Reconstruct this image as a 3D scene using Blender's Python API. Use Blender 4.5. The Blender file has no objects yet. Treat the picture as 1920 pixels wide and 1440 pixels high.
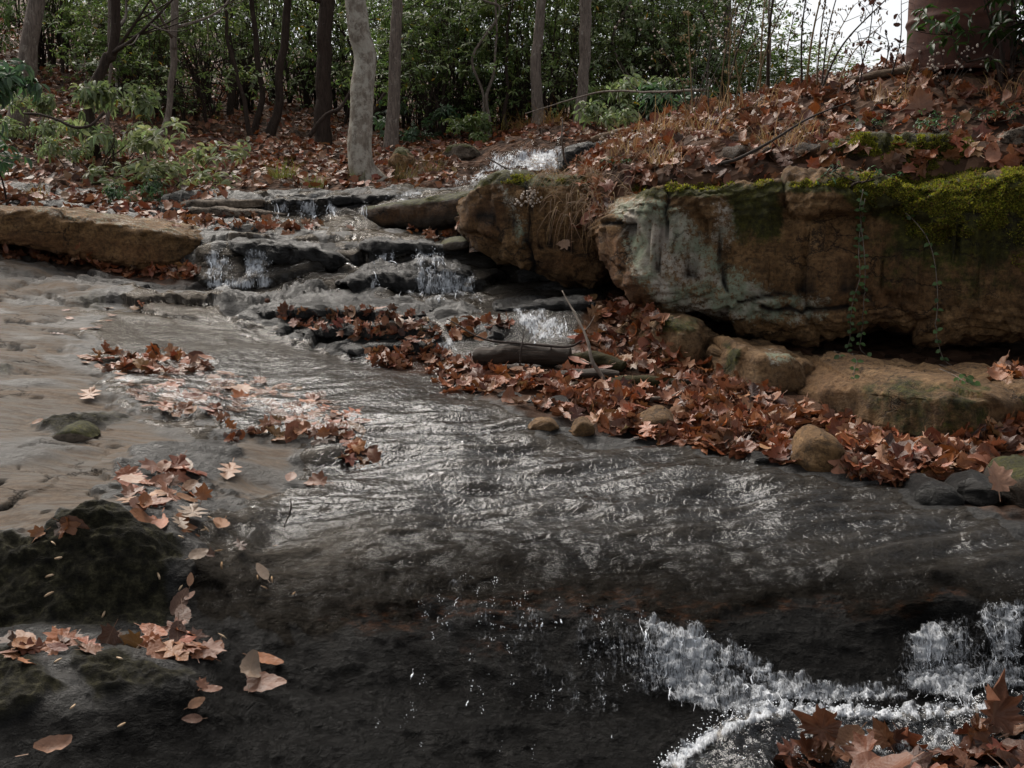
import bpy, math, random
import numpy as np
from mathutils import Vector
from mathutils.bvhtree import BVHTree

random.seed(7)
rng = np.random.default_rng(7)
SC = bpy.context.scene
COL = SC.collection
R = math.radians

# ------------------------------------------------------------------ camera and view geometry
FPX = 1800.0
PITCH = math.atan(300 / FPX)
CP, SP = math.cos(PITCH), math.sin(PITCH)
CAM = np.array([0.0, 0.0, 1.3])


def pt(u, v, D):
    """photo pixel and ground distance -> point in the place (vectorised)"""
    u, v, D = np.broadcast_arrays(np.asarray(u, float), np.asarray(v, float), np.asarray(D, float))
    x = (u - 960) / FPX
    z = -(v - 720) / FPX
    yy = CP + z * SP
    zz = z * CP - SP
    k = D / yy
    return np.stack([x * k, D, zz * k], -1) + CAM


def proj(P):
    Q = np.asarray(P, float) - CAM
    y = Q[..., 1] * CP - Q[..., 2] * SP
    z = Q[..., 1] * SP + Q[..., 2] * CP
    return 960 + FPX * Q[..., 0] / y, 720 - FPX * z / y


cam = bpy.data.cameras.new("camera")
cam.sensor_width = 36
cam.lens = 36 * FPX / 1920
cam.clip_start = 0.05
cam.clip_end = 2000
co = bpy.data.objects.new("camera", cam)
COL.objects.link(co)
co.location = CAM
co.rotation_euler = (math.pi / 2 - PITCH, 0, 0)
SC.camera = co

# ------------------------------------------------------------------ noise
_perm = rng.permutation(256)
_perm = np.concatenate([_perm, _perm])
_grad = rng.normal(size=(256, 3))
_grad /= np.linalg.norm(_grad, axis=1)[:, None]


def perlin(P):
    P = np.asarray(P, float)
    I = np.floor(P).astype(int)
    F = P - I
    I &= 255
    W = F * F * F * (F * (F * 6 - 15) + 10)
    out = 0
    for dx in (0, 1):
        wx = W[..., 0] if dx else 1 - W[..., 0]
        for dy in (0, 1):
            wy = W[..., 1] if dy else 1 - W[..., 1]
            for dz in (0, 1):
                wz = W[..., 2] if dz else 1 - W[..., 2]
                h = _perm[_perm[_perm[(I[..., 0] + dx) & 255] + ((I[..., 1] + dy) & 255)] + ((I[..., 2] + dz) & 255)]
                g = _grad[h]
                d = g[..., 0] * (F[..., 0] - dx) + g[..., 1] * (F[..., 1] - dy) + g[..., 2] * (F[..., 2] - dz)
                out = out + wx * wy * wz * d
    return out * 1.6


def fbm(P, o=4, gain=0.5):
    s, a = 0, 1.0
    P = np.asarray(P, float)
    for i in range(o):
        s = s + a * perlin(P + i * 17.3)
        P = P * 2.03
        a *= gain
    return s


def ridged(P, o=4):
    s, a = 0, 1.0
    for i in range(o):
        s = s + a * (1 - 2 * np.abs(perlin(P + i * 9.1)))
        P = P * 2.1
        a *= 0.5
    return s


_jit = rng.random((256, 3))


def facet(P):
    """broken faces: tilt of the nearest cell, and distance from its border"""
    I = np.floor(P).astype(int)
    b1 = np.full(P.shape[:-1], 1e9)
    b2 = b1.copy()
    val = np.zeros_like(b1)
    for dx in (-1, 0, 1):
        for dy in (-1, 0, 1):
            for dz in (-1, 0, 1):
                C = I + np.array([dx, dy, dz])
                h = _perm[_perm[_perm[C[..., 0] & 255] + (C[..., 1] & 255)] + (C[..., 2] & 255)]
                d = P - C - _jit[h]
                q = (d * d).sum(-1)
                w = (d * _grad[h]).sum(-1) + _jit[h][..., 0] * .5
                near_ = q < b1
                b2 = np.where(near_, b1, np.minimum(b2, q))
                val = np.where(near_, w, val)
                b1 = np.where(near_, q, b1)
    return val, np.sqrt(b2) - np.sqrt(b1)


def sstep(a, b, x):
    t = np.clip((x - a) / (b - a), 0, 1)
    return t * t * (3 - 2 * t)


def poly_sdf(poly, u, v):
    """signed distance, positive inside"""
    p = np.asarray(poly, float)
    d = np.full(u.shape, 1e9)
    ins = np.zeros(u.shape, bool)
    n = len(p)
    for i in range(n):
        a, b = p[i], p[(i + 1) % n]
        e = b - a
        wu, wv = u - a[0], v - a[1]
        t = np.clip((wu * e[0] + wv * e[1]) / max(e @ e, 1e-9), 0, 1)
        d = np.minimum(d, (wu - e[0] * t) ** 2 + (wv - e[1] * t) ** 2)
        c = ((a[1] <= v) != (b[1] <= v))
        if b[1] != a[1]:
            ins ^= c & (u < a[0] + (v - a[1]) / (b[1] - a[1]) * e[0])
    d = np.sqrt(d)
    return np.where(ins, d, -d)


def line_dist(poly, u, v):
    p = np.asarray(poly, float)
    d = np.full(u.shape, 1e9)
    for i in range(len(p) - 1):
        a, b = p[i], p[i + 1]
        e = b - a
        wu, wv = u - a[0], v - a[1]
        t = np.clip((wu * e[0] + wv * e[1]) / max(e @ e, 1e-9), 0, 1)
        d = np.minimum(d, (wu - e[0] * t) ** 2 + (wv - e[1] * t) ** 2)
    return np.sqrt(d)


# ------------------------------------------------------------------ mesh and object helpers
def mk(name, V, faces, mat, parent=None, origin=None, attrs=None, smooth=True):
    """one mesh object; faces = list of (m,k) index arrays; V in world coordinates"""
    V = np.asarray(V, float)
    o0 = np.zeros(3)
    if origin is not None:
        o0 = np.asarray(origin, float)
    if parent is not None:
        o0 = np.array(parent.location) + (np.array(parent.parent.location) if parent.parent else 0)
    me = bpy.data.meshes.new(name)
    faces = [np.asarray(f, int) for f in faces if len(f)]
    nl = sum(f.size for f in faces)
    nf = sum(len(f) for f in faces)
    me.vertices.add(len(V))
    me.loops.add(nl)
    me.polygons.add(nf)
    me.vertices.foreach_set("co", (V - o0).astype(np.float32).ravel())
    me.loops.foreach_set("vertex_index", np.concatenate([f.ravel() for f in faces]).astype(np.int32))
    tot = np.concatenate([np.full(len(f), f.shape[1]) for f in faces])
    st = np.concatenate([[0], np.cumsum(tot)[:-1]])
    me.polygons.foreach_set("loop_start", st.astype(np.int32))
    if smooth:
        me.polygons.foreach_set("use_smooth", np.ones(nf, bool))
    for k, a in (attrs or {}).items():
        a = np.asarray(a, np.float32)
        if a.ndim == 1:
            at = me.attributes.new(k, 'FLOAT', 'POINT')
            at.data.foreach_set("value", a)
        elif a.shape[1] == 3:
            at = me.attributes.new(k, 'FLOAT_VECTOR', 'POINT')
            at.data.foreach_set("vector", a.ravel())
    me.update(calc_edges=True)
    me.validate()
    me.materials.append(mat)
    ob = bpy.data.objects.new(name, me)
    COL.objects.link(ob)
    if parent is not None:
        ob.parent = parent
    else:
        ob.location = o0
    return ob


def tag(o, label=None, cat=None, group=None, kind=None):
    if label:
        o["label"] = label
    if cat:
        o["category"] = cat
    if group:
        o["group"] = group
    if kind:
        o["kind"] = kind
    return o


def empty(name, loc, label, cat, group=None):
    o = bpy.data.objects.new(name, None)
    o.empty_display_size = 0.1
    COL.objects.link(o)
    o.location = [float(c) for c in loc]
    return tag(o, label, cat, group)


def grid_faces(nr, nc, wrap=False):
    r = np.arange(nr - 1)[:, None]
    c = np.arange(nc if wrap else nc - 1)[None, :]
    c2 = (c + 1) % nc
    return np.stack([r * nc + c, r * nc + c2, (r + 1) * nc + c2, (r + 1) * nc + c], -1).reshape(-1, 4)


def vnormals(V, F):
    N = np.zeros_like(V)
    a, b, c = V[F[:, 0]], V[F[:, 1]], V[F[:, 2]]
    n = np.cross(b - a, c - a)
    if F.shape[1] == 4:
        n = n + np.cross(c - a, V[F[:, 3]] - a)
    for k in range(F.shape[1]):
        np.add.at(N, F[:, k], n)
    return N / (np.linalg.norm(N, axis=1)[:, None] + 1e-12)


def tube(path, rad, sides=6, cap=True):
    """swept tube -> V, quads, tris"""
    P = np.asarray(path, float)
    rad = np.broadcast_to(np.asarray(rad, float), (len(P),))
    T = np.gradient(P, axis=0)
    T /= np.linalg.norm(T, axis=1)[:, None] + 1e-9
    up = np.array([0.31, 0.87, 0.17])
    A = np.cross(T, up)
    A /= np.linalg.norm(A, axis=1)[:, None] + 1e-9
    B = np.cross(T, A)
    th = np.arange(sides) / sides * 2 * np.pi
    V = P[:, None] + rad[:, None, None] * (A[:, None] * np.cos(th)[None, :, None] + B[:, None] * np.sin(th)[None, :, None])
    V = V.reshape(-1, 3)
    Q = grid_faces(len(P), sides, True)
    Tn = np.zeros((0, 3), int)
    if cap:
        n = len(V)
        V = np.vstack([V, P[:1], P[-1:]])
        k = np.arange(sides)
        b = (len(P) - 1) * sides
        Tn = np.vstack([np.stack([np.full(sides, n), (k + 1) % sides, k], -1),
                        np.stack([np.full(sides, n + 1), b + k, b + (k + 1) % sides], -1)])
    return V, Q, Tn


class MB:
    def __init__(s):
        s.V, s.Q, s.T, s.A, s.n = [], [], [], {}, 0

    def add(s, V, Q=None, T=None, **attrs):
        s.V.append(np.asarray(V, float))
        if Q is not None and len(Q):
            s.Q.append(np.asarray(Q) + s.n)
        if T is not None and len(T):
            s.T.append(np.asarray(T) + s.n)
        for k, a in attrs.items():
            s.A.setdefault(k, []).append(np.asarray(a, float))
        s.n += len(V)

    def tube(s, path, rad, sides=6, **attrs):
        V, Q, T = tube(path, rad, sides)
        s.add(V, Q, T, **{k: np.broadcast_to(a, (len(V),) + np.shape(a)) for k, a in attrs.items()})

    def build(s, name, mat, parent=None, origin=None, smooth=True):
        return mk(name, np.vstack(s.V), [np.vstack(x) for x in (s.Q, s.T) if x], mat, parent, origin,
                  {k: np.concatenate(a) for k, a in s.A.items()}, smooth)


def smooth_path(P, n):
    """Catmull-Rom through points"""
    P = np.asarray(P, float)
    if len(P) == 2:
        t = np.linspace(0, 1, n)[:, None]
        return P[0] * (1 - t) + P[1] * t
    Q = np.vstack([2 * P[0] - P[1], P, 2 * P[-1] - P[-2]])
    t = np.linspace(0, len(P) - 1 - 1e-6, n)
    i = t.astype(int)
    f = (t - i).reshape((-1,) + (1,) * (P.ndim - 1))
    a, b, c, d = Q[i], Q[i + 1], Q[i + 2], Q[i + 3]
    return 0.5 * (2 * b + (c - a) * f + (2 * a - 5 * b + 4 * c - d) * f ** 2 + (3 * b - a - 3 * c + d) * f ** 3)


# ------------------------------------------------------------------ node helpers
class NT:
    def __init__(s, name):
        s.m = bpy.data.materials.new(name)
        s.m.use_nodes = True
        s.t = s.m.node_tree
        s.t.nodes.clear()
        s.out = s.t.nodes.new("ShaderNodeOutputMaterial")

    def set(s, sock, val):
        if isinstance(val, bpy.types.NodeSocket):
            s.t.links.new(val, sock)
        elif isinstance(val, (tuple, list)):
            sock.default_value = tuple(val) + (1,) if (len(val) == 3 and sock.type == 'RGBA') else val
        else:
            sock.default_value = val

    def node(s, typ, props=None, **ins):
        n = s.t.nodes.new("ShaderNode" + typ)
        for k, v in (props or {}).items():
            setattr(n, k, v)
        for k, v in ins.items():
            s.set(n.inputs[k.replace("_", " ")] if not k.startswith("i") or not k[1:].isdigit() else n.inputs[int(k[1:])], v)
        return n

    def attr(s, name, what="Fac"):
        return s.node("Attribute", dict(attribute_name=name)).outputs[what]

    def pos(s, scale=(1, 1, 1), rot=(0, 0, 0), obj=False):
        p = s.node("TexCoord").outputs["Object"] if obj else s.node("NewGeometry").outputs["Position"]
        m = s.node("Mapping", Vector=p)
        m.inputs["Scale"].default_value = scale
        m.inputs["Rotation"].default_value = rot
        return m.outputs[0]

    def noise(s, vec, scale, detail=4, rough=0.55, dist=0):
        return s.node("TexNoise", Vector=vec, Scale=scale, Detail=detail, Roughness=rough, Distortion=dist).outputs["Fac"]

    def voro(s, vec, scale, feat='F1', out="Distance"):
        return s.node("TexVoronoi", dict(feature=feat), Vector=vec, Scale=scale).outputs[out]

    def ramp(s, fac, stops):
        n = s.node("ValToRGB", Fac=fac)
        e = n.color_ramp.elements
        while len(e) < len(stops):
            e.new(0.5)
        for i, (p, c) in enumerate(stops):
            e[i].position = p
            e[i].color = tuple(c) + (1,) if isinstance(c, (tuple, list)) else (c, c, c, 1)
        return n.outputs[0]

    def mix(s, fac, a, b, mode='MIX'):
        n = s.t.nodes.new("ShaderNodeMix")
        n.data_type = 'RGBA'
        n.blend_type = mode
        s.set(n.inputs[0], fac)
        s.set(n.inputs[6], a)
        s.set(n.inputs[7], b)
        return n.outputs[2]

    def math(s, op, a, b=0.0, clamp=False):
        n = s.node("Math", dict(operation=op, use_clamp=clamp))
        s.set(n.inputs[0], a)
        s.set(n.inputs[1], b)
        return n.outputs[0]

    def bump(s, h, strength, dist, normal=None):
        n = s.node("Bump", Height=h, Strength=strength, Distance=dist)
        if normal is not None:
            s.set(n.inputs["Normal"], normal)
        return n.outputs[0]

    def bsdf(s, color, rough=0.7, normal=None, spec=0.5, **kw):
        n = s.t.nodes.new("ShaderNodeBsdfPrincipled")
        s.set(n.inputs["Base Color"], color)
        s.set(n.inputs["Roughness"], rough)
        s.set(n.inputs["Specular IOR Level"], spec)
        if normal is not None:
            s.set(n.inputs["Normal"], normal)
        for k, v in kw.items():
            s.set(n.inputs[k.replace("_", " ")], v)
        return n.outputs[0]

    def done(s, shader):
        s.t.links.new(shader, s.out.inputs[0])
        return s.m


# ------------------------------------------------------------------ materials
def mat_bedrock():
    m = NT("streambed_rock")
    p = m.pos()
    ps = m.pos((3, 13, 18), (0.1, 0.1, 0.22))
    pj = m.pos((1, 1, 3))
    n1 = m.noise(p, 2.2, 6, .6)
    nbig = m.noise(p, 6, 5, .6)
    n2 = m.noise(ps, 2.5, 8, .65, .6)
    n3 = m.noise(p, 60, 4, .7)
    n4 = m.noise(pj, 14, 6, .7, .5)
    grey = m.ramp(n4, [(.36, (.002, .0019, .0018)), (.5, (.010, .0095, .009)), (.66, (.036, .034, .031))])
    grey = m.mix(m.ramp(n1, [(.4, 0.), (.65, .7)]), grey, m.mix(.5, grey, (.03, .028, .027)))
    wn = m.math('ADD', m.math('MULTIPLY', m.noise(p, 26, 8, .8, .6), .7), m.math('MULTIPLY', m.noise(m.pos((1.2, 3, 7), (0, 0, .15)), 3, 4, .6), .3))
    wall = m.ramp(wn, [(.38, (.001, .001, .001)), (.52, (.0045, .0042, .004)), (.68, (.016, .0152, .0145))])
    wall = m.mix(m.math('MULTIPLY', m.attr("rust"), m.ramp(m.noise(m.pos((1, 2, 3)), 22, 6, .75), [(.5, 0.), (.68, .7)])), wall, (.10, .042, .02))
    grey = m.mix(m.attr("wall"), grey, wall)
    tan = m.ramp(n2, [(.34, (.085, .068, .054)), (.46, (.19, .158, .13)), (.56, (.25, .21, .172)), (.68, (.17, .158, .145))])
    tan = m.mix(m.ramp(n1, [(.35, 0.), (.7, .6)]), tan, (.22, .155, .105))
    tan = m.mix(m.ramp(n3, [(.35, .6), (.6, 0.)]), tan, (.11, .085, .066))
    tan = m.mix(1.0, tan, (.70, .66, .62), 'MULTIPLY')
    tan = m.mix(m.ramp(m.noise(m.pos((1.5, 6, 8), (0, 0, .3)), 2.2, 8, .7, 1.0), [(.42, 0.), (.58, .9)]), tan, (.145, .134, .122))
    tan = m.mix(m.ramp(m.noise(m.pos((2.5, 16, 20), (0, 0, .2)), 3, 8, .78, .6), [(.37, .85), (.49, 0.)]), tan, (.085, .065, .05))
    c = m.mix(m.attr("tan"), grey, tan)
    mossn = m.noise(p, 35, 5, .75)
    mossc = m.ramp(mossn, [(.36, (.006, .0055, .004)), (.52, (.024, .022, .013)), (.68, (.075, .068, .038))])
    c = m.mix(m.attr("moss"), c, mossc)
    soil = m.ramp(m.voro(p, 14, 'F1', "Color"), [(.1, (.03, .017, .01)), (.5, (.09, .045, .026)), (.9, (.16, .09, .06))])
    c = m.mix(m.attr("soil"), c, soil)
    c = m.mix(m.attr("crack"), c, (.012, .01, .008))
    h = m.math('ADD', m.math('MULTIPLY', n4, .8), m.math('MULTIPLY', m.noise(p, 85, 5, .75), .35))
    h = m.math('ADD', h, m.math('MULTIPLY', m.noise(p, 24, 8, .75), .9))
    pd = m.node("VectorMath", dict(operation='ADD'), i0=m.pos((1.1, 2.0, 1.2), (0, 0, .2)))
    nd = m.node("TexNoise", Vector=p, Scale=5.0, Detail=5.0, Roughness=.65)
    sc_ = m.node("VectorMath", dict(operation='SCALE'), i0=nd.outputs["Color"])
    sc_.inputs["Scale"].default_value = .35
    m.set(pd.inputs[1], sc_.outputs[0])
    joint = m.ramp(m.voro(pd.outputs[0], 2.3, 'DISTANCE_TO_EDGE'), [(.0, 1.), (.022, 0.)])
    joint = m.math('MULTIPLY', m.math('MULTIPLY', joint, m.attr("tan")), m.ramp(m.noise(p, 3.3, 3), [(.46, 0.), (.54, 1.)]))
    c = m.mix(m.math('MULTIPLY', joint, .85), c, (.02, .016, .012))
    ht = m.math('ADD', m.math('MULTIPLY', m.noise(m.pos((1.5, 4.5, 6), (0, 0, .15)), 8, 10, .85), .9), m.math('MULTIPLY', m.noise(p, 70, 5, .8), .25))
    ht = m.math('SUBTRACT', ht, m.math('MULTIPLY', joint, .5))
    hm_ = m.node("Mix", i0=m.attr("tan"), i2=h, i3=ht)
    h = hm_.outputs[0]
    nb = m.bump(h, m.math('SUBTRACT', 1.0, m.math('MULTIPLY', m.attr("tan"), .30)), .03)
    dry = m.math('MAXIMUM', m.math('MAXIMUM', m.attr("tan"), m.attr("moss")), m.attr("soil"))
    ro = m.mix(dry, m.ramp(m.noise(p, 30, 4, .7), [(.3, .28), (.7, .55)]), (.85, .85, .85))
    sp = m.math('SUBTRACT', m.math('SUBTRACT', .46, m.math('MULTIPLY', dry, .32)), m.math('MULTIPLY', m.attr("wall"), .37))
    return m.done(m.bsdf(c, ro, nb, sp))


def mat_ground():
    m = NT("leafy_soil")
    p = m.pos()
    v = m.voro(p, 13, 'F1', "Color")
    c = m.ramp(v, [(.05, (.02, .012, .008)), (.4, (.06, .03, .018)), (.7, (.11, .058, .035)), (.95, (.17, .10, .07))])
    c = m.mix(m.ramp(m.noise(p, 3, 4), [(.45, 0.), (.65, .7)]), c, (.025, .015, .01))
    c = m.mix(m.math('MULTIPLY', m.attr("moss"), m.ramp(m.noise(p, 20, 4, .7), [(.35, 0.), (.55, 1.)])), c, (.06, .07, .008))
    return m.done(m.bsdf(c, .9, m.bump(m.voro(p, 17), 1, .04), .2))


def mat_rock(name, dark, mid, lite, rough=.8, spec=.3, bump=.03, strat=(1, 1, 5)):
    """brown rock with vertex masks: lichen, moss, rust"""
    m = NT(name)
    p = m.pos()
    ps = m.pos(strat)
    n1 = m.noise(ps, 5, 8, .65, .5)
    n2 = m.noise(p, 45, 6, .75)
    n3 = m.noise(p, 2.5, 5, .6)
    n5 = m.noise(p, 13, 9, .8, .5)
    c = m.ramp(m.math('ADD', m.math('MULTIPLY', n1, .5), m.math('MULTIPLY', n5, .5)), [(.34, dark), (.5, mid), (.64, lite)])
    c = m.mix(m.ramp(n3, [(.4, 0.), (.65, .8)]), c, m.mix(.5, dark, mid))
    c = m.mix(m.ramp(n2, [(.38, .75), (.55, 0.)]), c, dark)
    rs = m.math('MULTIPLY', m.attr("rust"), m.ramp(m.noise(p, 7, 6, .7), [(.35, .2), (.55, 1.)]))
    c = m.mix(rs, c, m.ramp(n2, [(.3, (.06, .026, .01)), (.6, (.22, .105, .042)), (.8, (.30, .16, .07))]))
    ln = m.math('ADD', m.math('ADD', m.math('MULTIPLY', m.noise(p, 34, 8, .9), 1.05), m.math('MULTIPLY', m.noise(p, 4.5, 6, .7), .45)), m.math('MULTIPLY', m.attr("lichen"), .26))
    lf = m.ramp(ln, [(.93, 0.), (1.03, 1.)])
    lf = m.math('MULTIPLY', lf, m.ramp(m.attr("lichen"), [(.05, 0.), (.25, 1.)]))
    lc = m.mix(m.ramp(m.noise(p, 6, 4), [(.42, 0.), (.58, 1.)]), (.52, .47, .40), (.27, .31, .22))
    c = m.mix(lf, c, lc)
    mn = m.math('ADD', m.noise(p, 9, 8, .75), m.math('MULTIPLY', m.attr("moss"), .6))
    mf = m.math('MULTIPLY', m.ramp(mn, [(.62, 0.), (.78, 1.)]), m.ramp(m.attr("moss"), [(.02, 0.), (.2, 1.)]))
    mc = m.ramp(n2, [(.3, (.012, .012, .003)), (.55, (.06, .058, .008)), (.75, (.16, .15, .018))])
    c = m.mix(mf, c, mc)
    nd = m.node("TexNoise", Vector=p, Scale=4.0, Detail=6.0, Roughness=.7)
    sc_ = m.node("VectorMath", dict(operation='SCALE'), i0=nd.outputs["Color"])
    sc_.inputs["Scale"].default_value = .5
    pd = m.node("VectorMath", dict(operation='ADD'), i0=m.pos((1.2, 1.2, 2.6)), i1=sc_.outputs[0])
    joint = m.math('MULTIPLY', m.ramp(m.voro(pd.outputs[0], 2.6, 'DISTANCE_TO_EDGE'), [(.0, 1.), (.03, 0.)]), m.ramp(m.noise(p, 3.1, 3), [(.48, 0.), (.56, 1.)]))
    c = m.mix(m.math('MULTIPLY', joint, .8), c, (.014, .009, .006))
    c = m.mix(m.attr("crack"), c, (.010, .007, .005))
    st = m.ramp(m.noise(m.pos((2, 2, 2.6)), 2.0, 7, .72, .6), [(.50, 0.), (.66, .65)])
    c = m.mix(st, c, m.mix(1.0, c, (.30, .26, .24), 'MULTIPLY'))
    h = m.math('ADD', m.math('MULTIPLY', n1, .7), m.math('MULTIPLY', n2, .45))
    h = m.math('SUBTRACT', m.math('ADD', h, m.math('MULTIPLY', n5, 1.6)), m.math('MULTIPLY', joint, .7))
    return m.done(m.bsdf(c, rough, m.bump(h, 1.0, bump), spec))


def mat_water():
    m = NT("stream_water")
    p1 = m.pos((1.0, .75, .8), (0, 0, .5))
    h = m.math('ADD', m.math('MULTIPLY', m.noise(p1, 46, 2, .5, .9), 1.0), m.math('MULTIPLY', m.noise(p1, 120, 2, .5, .4), .28))
    h = m.math('ADD', h, m.math('MULTIPLY', m.noise(m.pos(), 9, 3, .5), .3))
    nb = m.bump(h, 1.0, .0068)
    fr = m.node("Fresnel", IOR=1.36, Normal=nb).outputs[0]
    gl = m.node("BsdfGlossy", Roughness=.12, Normal=nb)
    gl.inputs["Color"].default_value = (.95, .97, 1, 1)
    tr = m.node("BsdfTransparent")
    tr.inputs["Color"].default_value = (.80, .76, .71, 1)
    mx = m.node("MixShader", i0=m.math('MULTIPLY', fr, m.attr("film")), i1=tr.outputs[0], i2=gl.outputs[0])
    return m.done(mx.outputs[0])


def mat_white():
    m = NT("white_water")
    return m.done(m.bsdf((.80, .84, .90), .18, None, .6))


def mat_leaf(name="dead_leaf"):
    m = NT(name)
    c = m.attr("tint", "Color")
    lp = m.node("SeparateXYZ", Vector=m.attr("lp", "Vector"))
    ax = m.math('ABSOLUTE', lp.outputs[0])
    vein = m.math('SINE', m.math('MULTIPLY', m.math('SUBTRACT', lp.outputs[1], m.math('MULTIPLY', ax, .9)), 62))
    vf = m.ramp(vein, [(.7, 0.), (1., .12)])
    rib = m.ramp(ax, [(.0, .45), (.016, 0.)])
    c2 = m.mix(m.math('MAXIMUM', vf, rib), c, m.mix(.6, c, (.30, .19, .12)))
    sp = m.noise(m.pos(), 55, 5, .7)
    c2 = m.mix(m.ramp(sp, [(.35, .6), (.55, 0.)]), c2, m.mix(.35, c2, (.02, .01, .006)))
    nb = m.bump(m.math('ADD', m.math('MULTIPLY', vein, .02), sp), .5, .006)
    b = m.bsdf(c2, m.ramp(sp, [(.3, .30), (.7, .6)]), nb, .4)
    tl = m.node("BsdfTranslucent", Color=c2)
    return m.done(m.node("MixShader", i0=.16, i1=b, i2=tl.outputs[0]).outputs[0])


def mat_foliage(name, rough=.42):
    m = NT(name)
    c = m.attr("tint", "Color")
    b = m.bsdf(c, rough, None, .5)
    tl = m.node("BsdfTranslucent", Color=m.mix(.5, c, m.mix(1.0, c, (1.0, 1.15, .55), 'MULTIPLY')))
    return m.done(m.node("MixShader", i0=.48, i1=b, i2=tl.outputs[0]).outputs[0])


def mat_bark(name, dark, lite, lich, amt):
    m = NT(name)
    p = m.pos((1, 1, .16))
    n = m.noise(p, 45, 6, .7, .8)
    c = m.ramp(n, [(.3, dark), (.7, lite)])
    lf = m.ramp(m.noise(m.pos(), 9, 7, .75), [(.62 - amt * .3, 0.), (.70 - amt * .25, 1.)])
    c = m.mix(lf, c, m.mix(m.noise(m.pos(), 40, 4), lich, lite))
    ms = m.math('MULTIPLY', m.attr("moss"), m.ramp(m.noise(m.pos(), 8, 5, .7), [(.35, 0.), (.55, 1.)]))
    c = m.mix(ms, c, (.035, .035, .008))
    return m.done(m.bsdf(c, .9, m.bump(n, 1, .02), .2))


def mat_plain(name, stops, scale=20, rough=.8, spec=.3, bump=.004, stretch=(1, 1, 1)):
    m = NT(name)
    n = m.noise(m.pos(stretch), scale, 6, .7, .3)
    return m.done(m.bsdf(m.ramp(n, stops), rough, m.bump(n, 1, bump), spec))


def mat_rust():
    m = NT("rusted_steel")
    p = m.pos()
    n = m.noise(p, 9, 8, .75, .4)
    n2 = m.noise(p, 60, 5, .7)
    c = m.ramp(n, [(.3, (.030, .012, .009)), (.5, (.060, .022, .015)), (.72, (.105, .042, .025))])
    c = m.mix(m.ramp(n2, [(.55, 0.), (.75, .6)]), c, (.14, .06, .03))
    return m.done(m.bsdf(c, .75, m.bump(n2, .6, .003), .3))


M = dict(
    bed=mat_bedrock(), soil=mat_ground(),
    boulder=mat_rock("weathered_brown_rock", (.042, .023, .009), (.25, .138, .055), (.44, .27, .13)),
    ochre=mat_rock("ochre_sandstone", (.062, .033, .014), (.26, .152, .070), (.42, .27, .14)),
    grey=mat_rock("grey_brown_ledge", (.06, .045, .033), (.21, .165, .125), (.36, .30, .24)),
    darkledge=mat_rock("dark_damp_ledge", (.012, .008, .005), (.045, .027, .014), (.095, .06, .03), .7, .3),
    wet=mat_rock("wet_black_rock", (.005, .0047, .0045), (.016, .015, .014), (.042, .039, .036), .34, .4),
    water=mat_water(), white=mat_white(), leaf=mat_leaf(), green=mat_foliage("evergreen_leaf"),
    moss=mat_foliage("moss_tuft", .8), straw=mat_foliage("dry_straw", .7),
    bark_pale=mat_bark("pale_bark", (.09, .072, .058), (.33, .285, .235), (.42, .41, .36), .55),
    bark_grey=mat_bark("grey_bark", (.06, .048, .04), (.24, .195, .165), (.32, .30, .26), .2),
    bark_dark=mat_bark("dark_bark", (.016, .011, .009), (.065, .045, .035), (.10, .095, .085), .05),
    wood=mat_plain("weathered_wood", [(.3, (.05, .032, .021)), (.7, (.20, .14, .095))], 30, .85, .2, .01, (1, .25, 4)),
    rotwood=mat_plain("rotten_dark_wood", [(.3, (.009, .006, .004)), (.7, (.045, .028, .018))], 30, .7, .3, .012, (.3, 1, 4)),
    mosswood=mat_plain("mossy_wood", [(.3, (.010, .008, .003)), (.6, (.035, .028, .008)), (.8, (.06, .055, .012))], 30, .9, .2, .012),
    twig=mat_plain("grey_twig", [(.3, (.06, .048, .04)), (.7, (.22, .185, .155))], 50, .85, .2, .003),
    darktwig=mat_plain("dark_twig", [(.3, (.012, .009, .008)), (.7, (.045, .033, .027))], 50, .8, .2, .003),
    rust=mat_rust(),
    seed=mat_plain("pale_seed", [(.3, (.26, .17, .10)), (.7, (.5, .38, .26))], 60, .6, .3, .001),
    fluff=mat_plain("dried_seed_head", [(.3, (.25, .2, .16)), (.7, (.55, .48, .42))], 60, .9, .1, .001),
    burr=mat_plain("spiky_seed_ball", [(.3, (.035, .012, .006)), (.7, (.13, .045, .02))], 60, .7, .3, .001),
)

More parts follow.
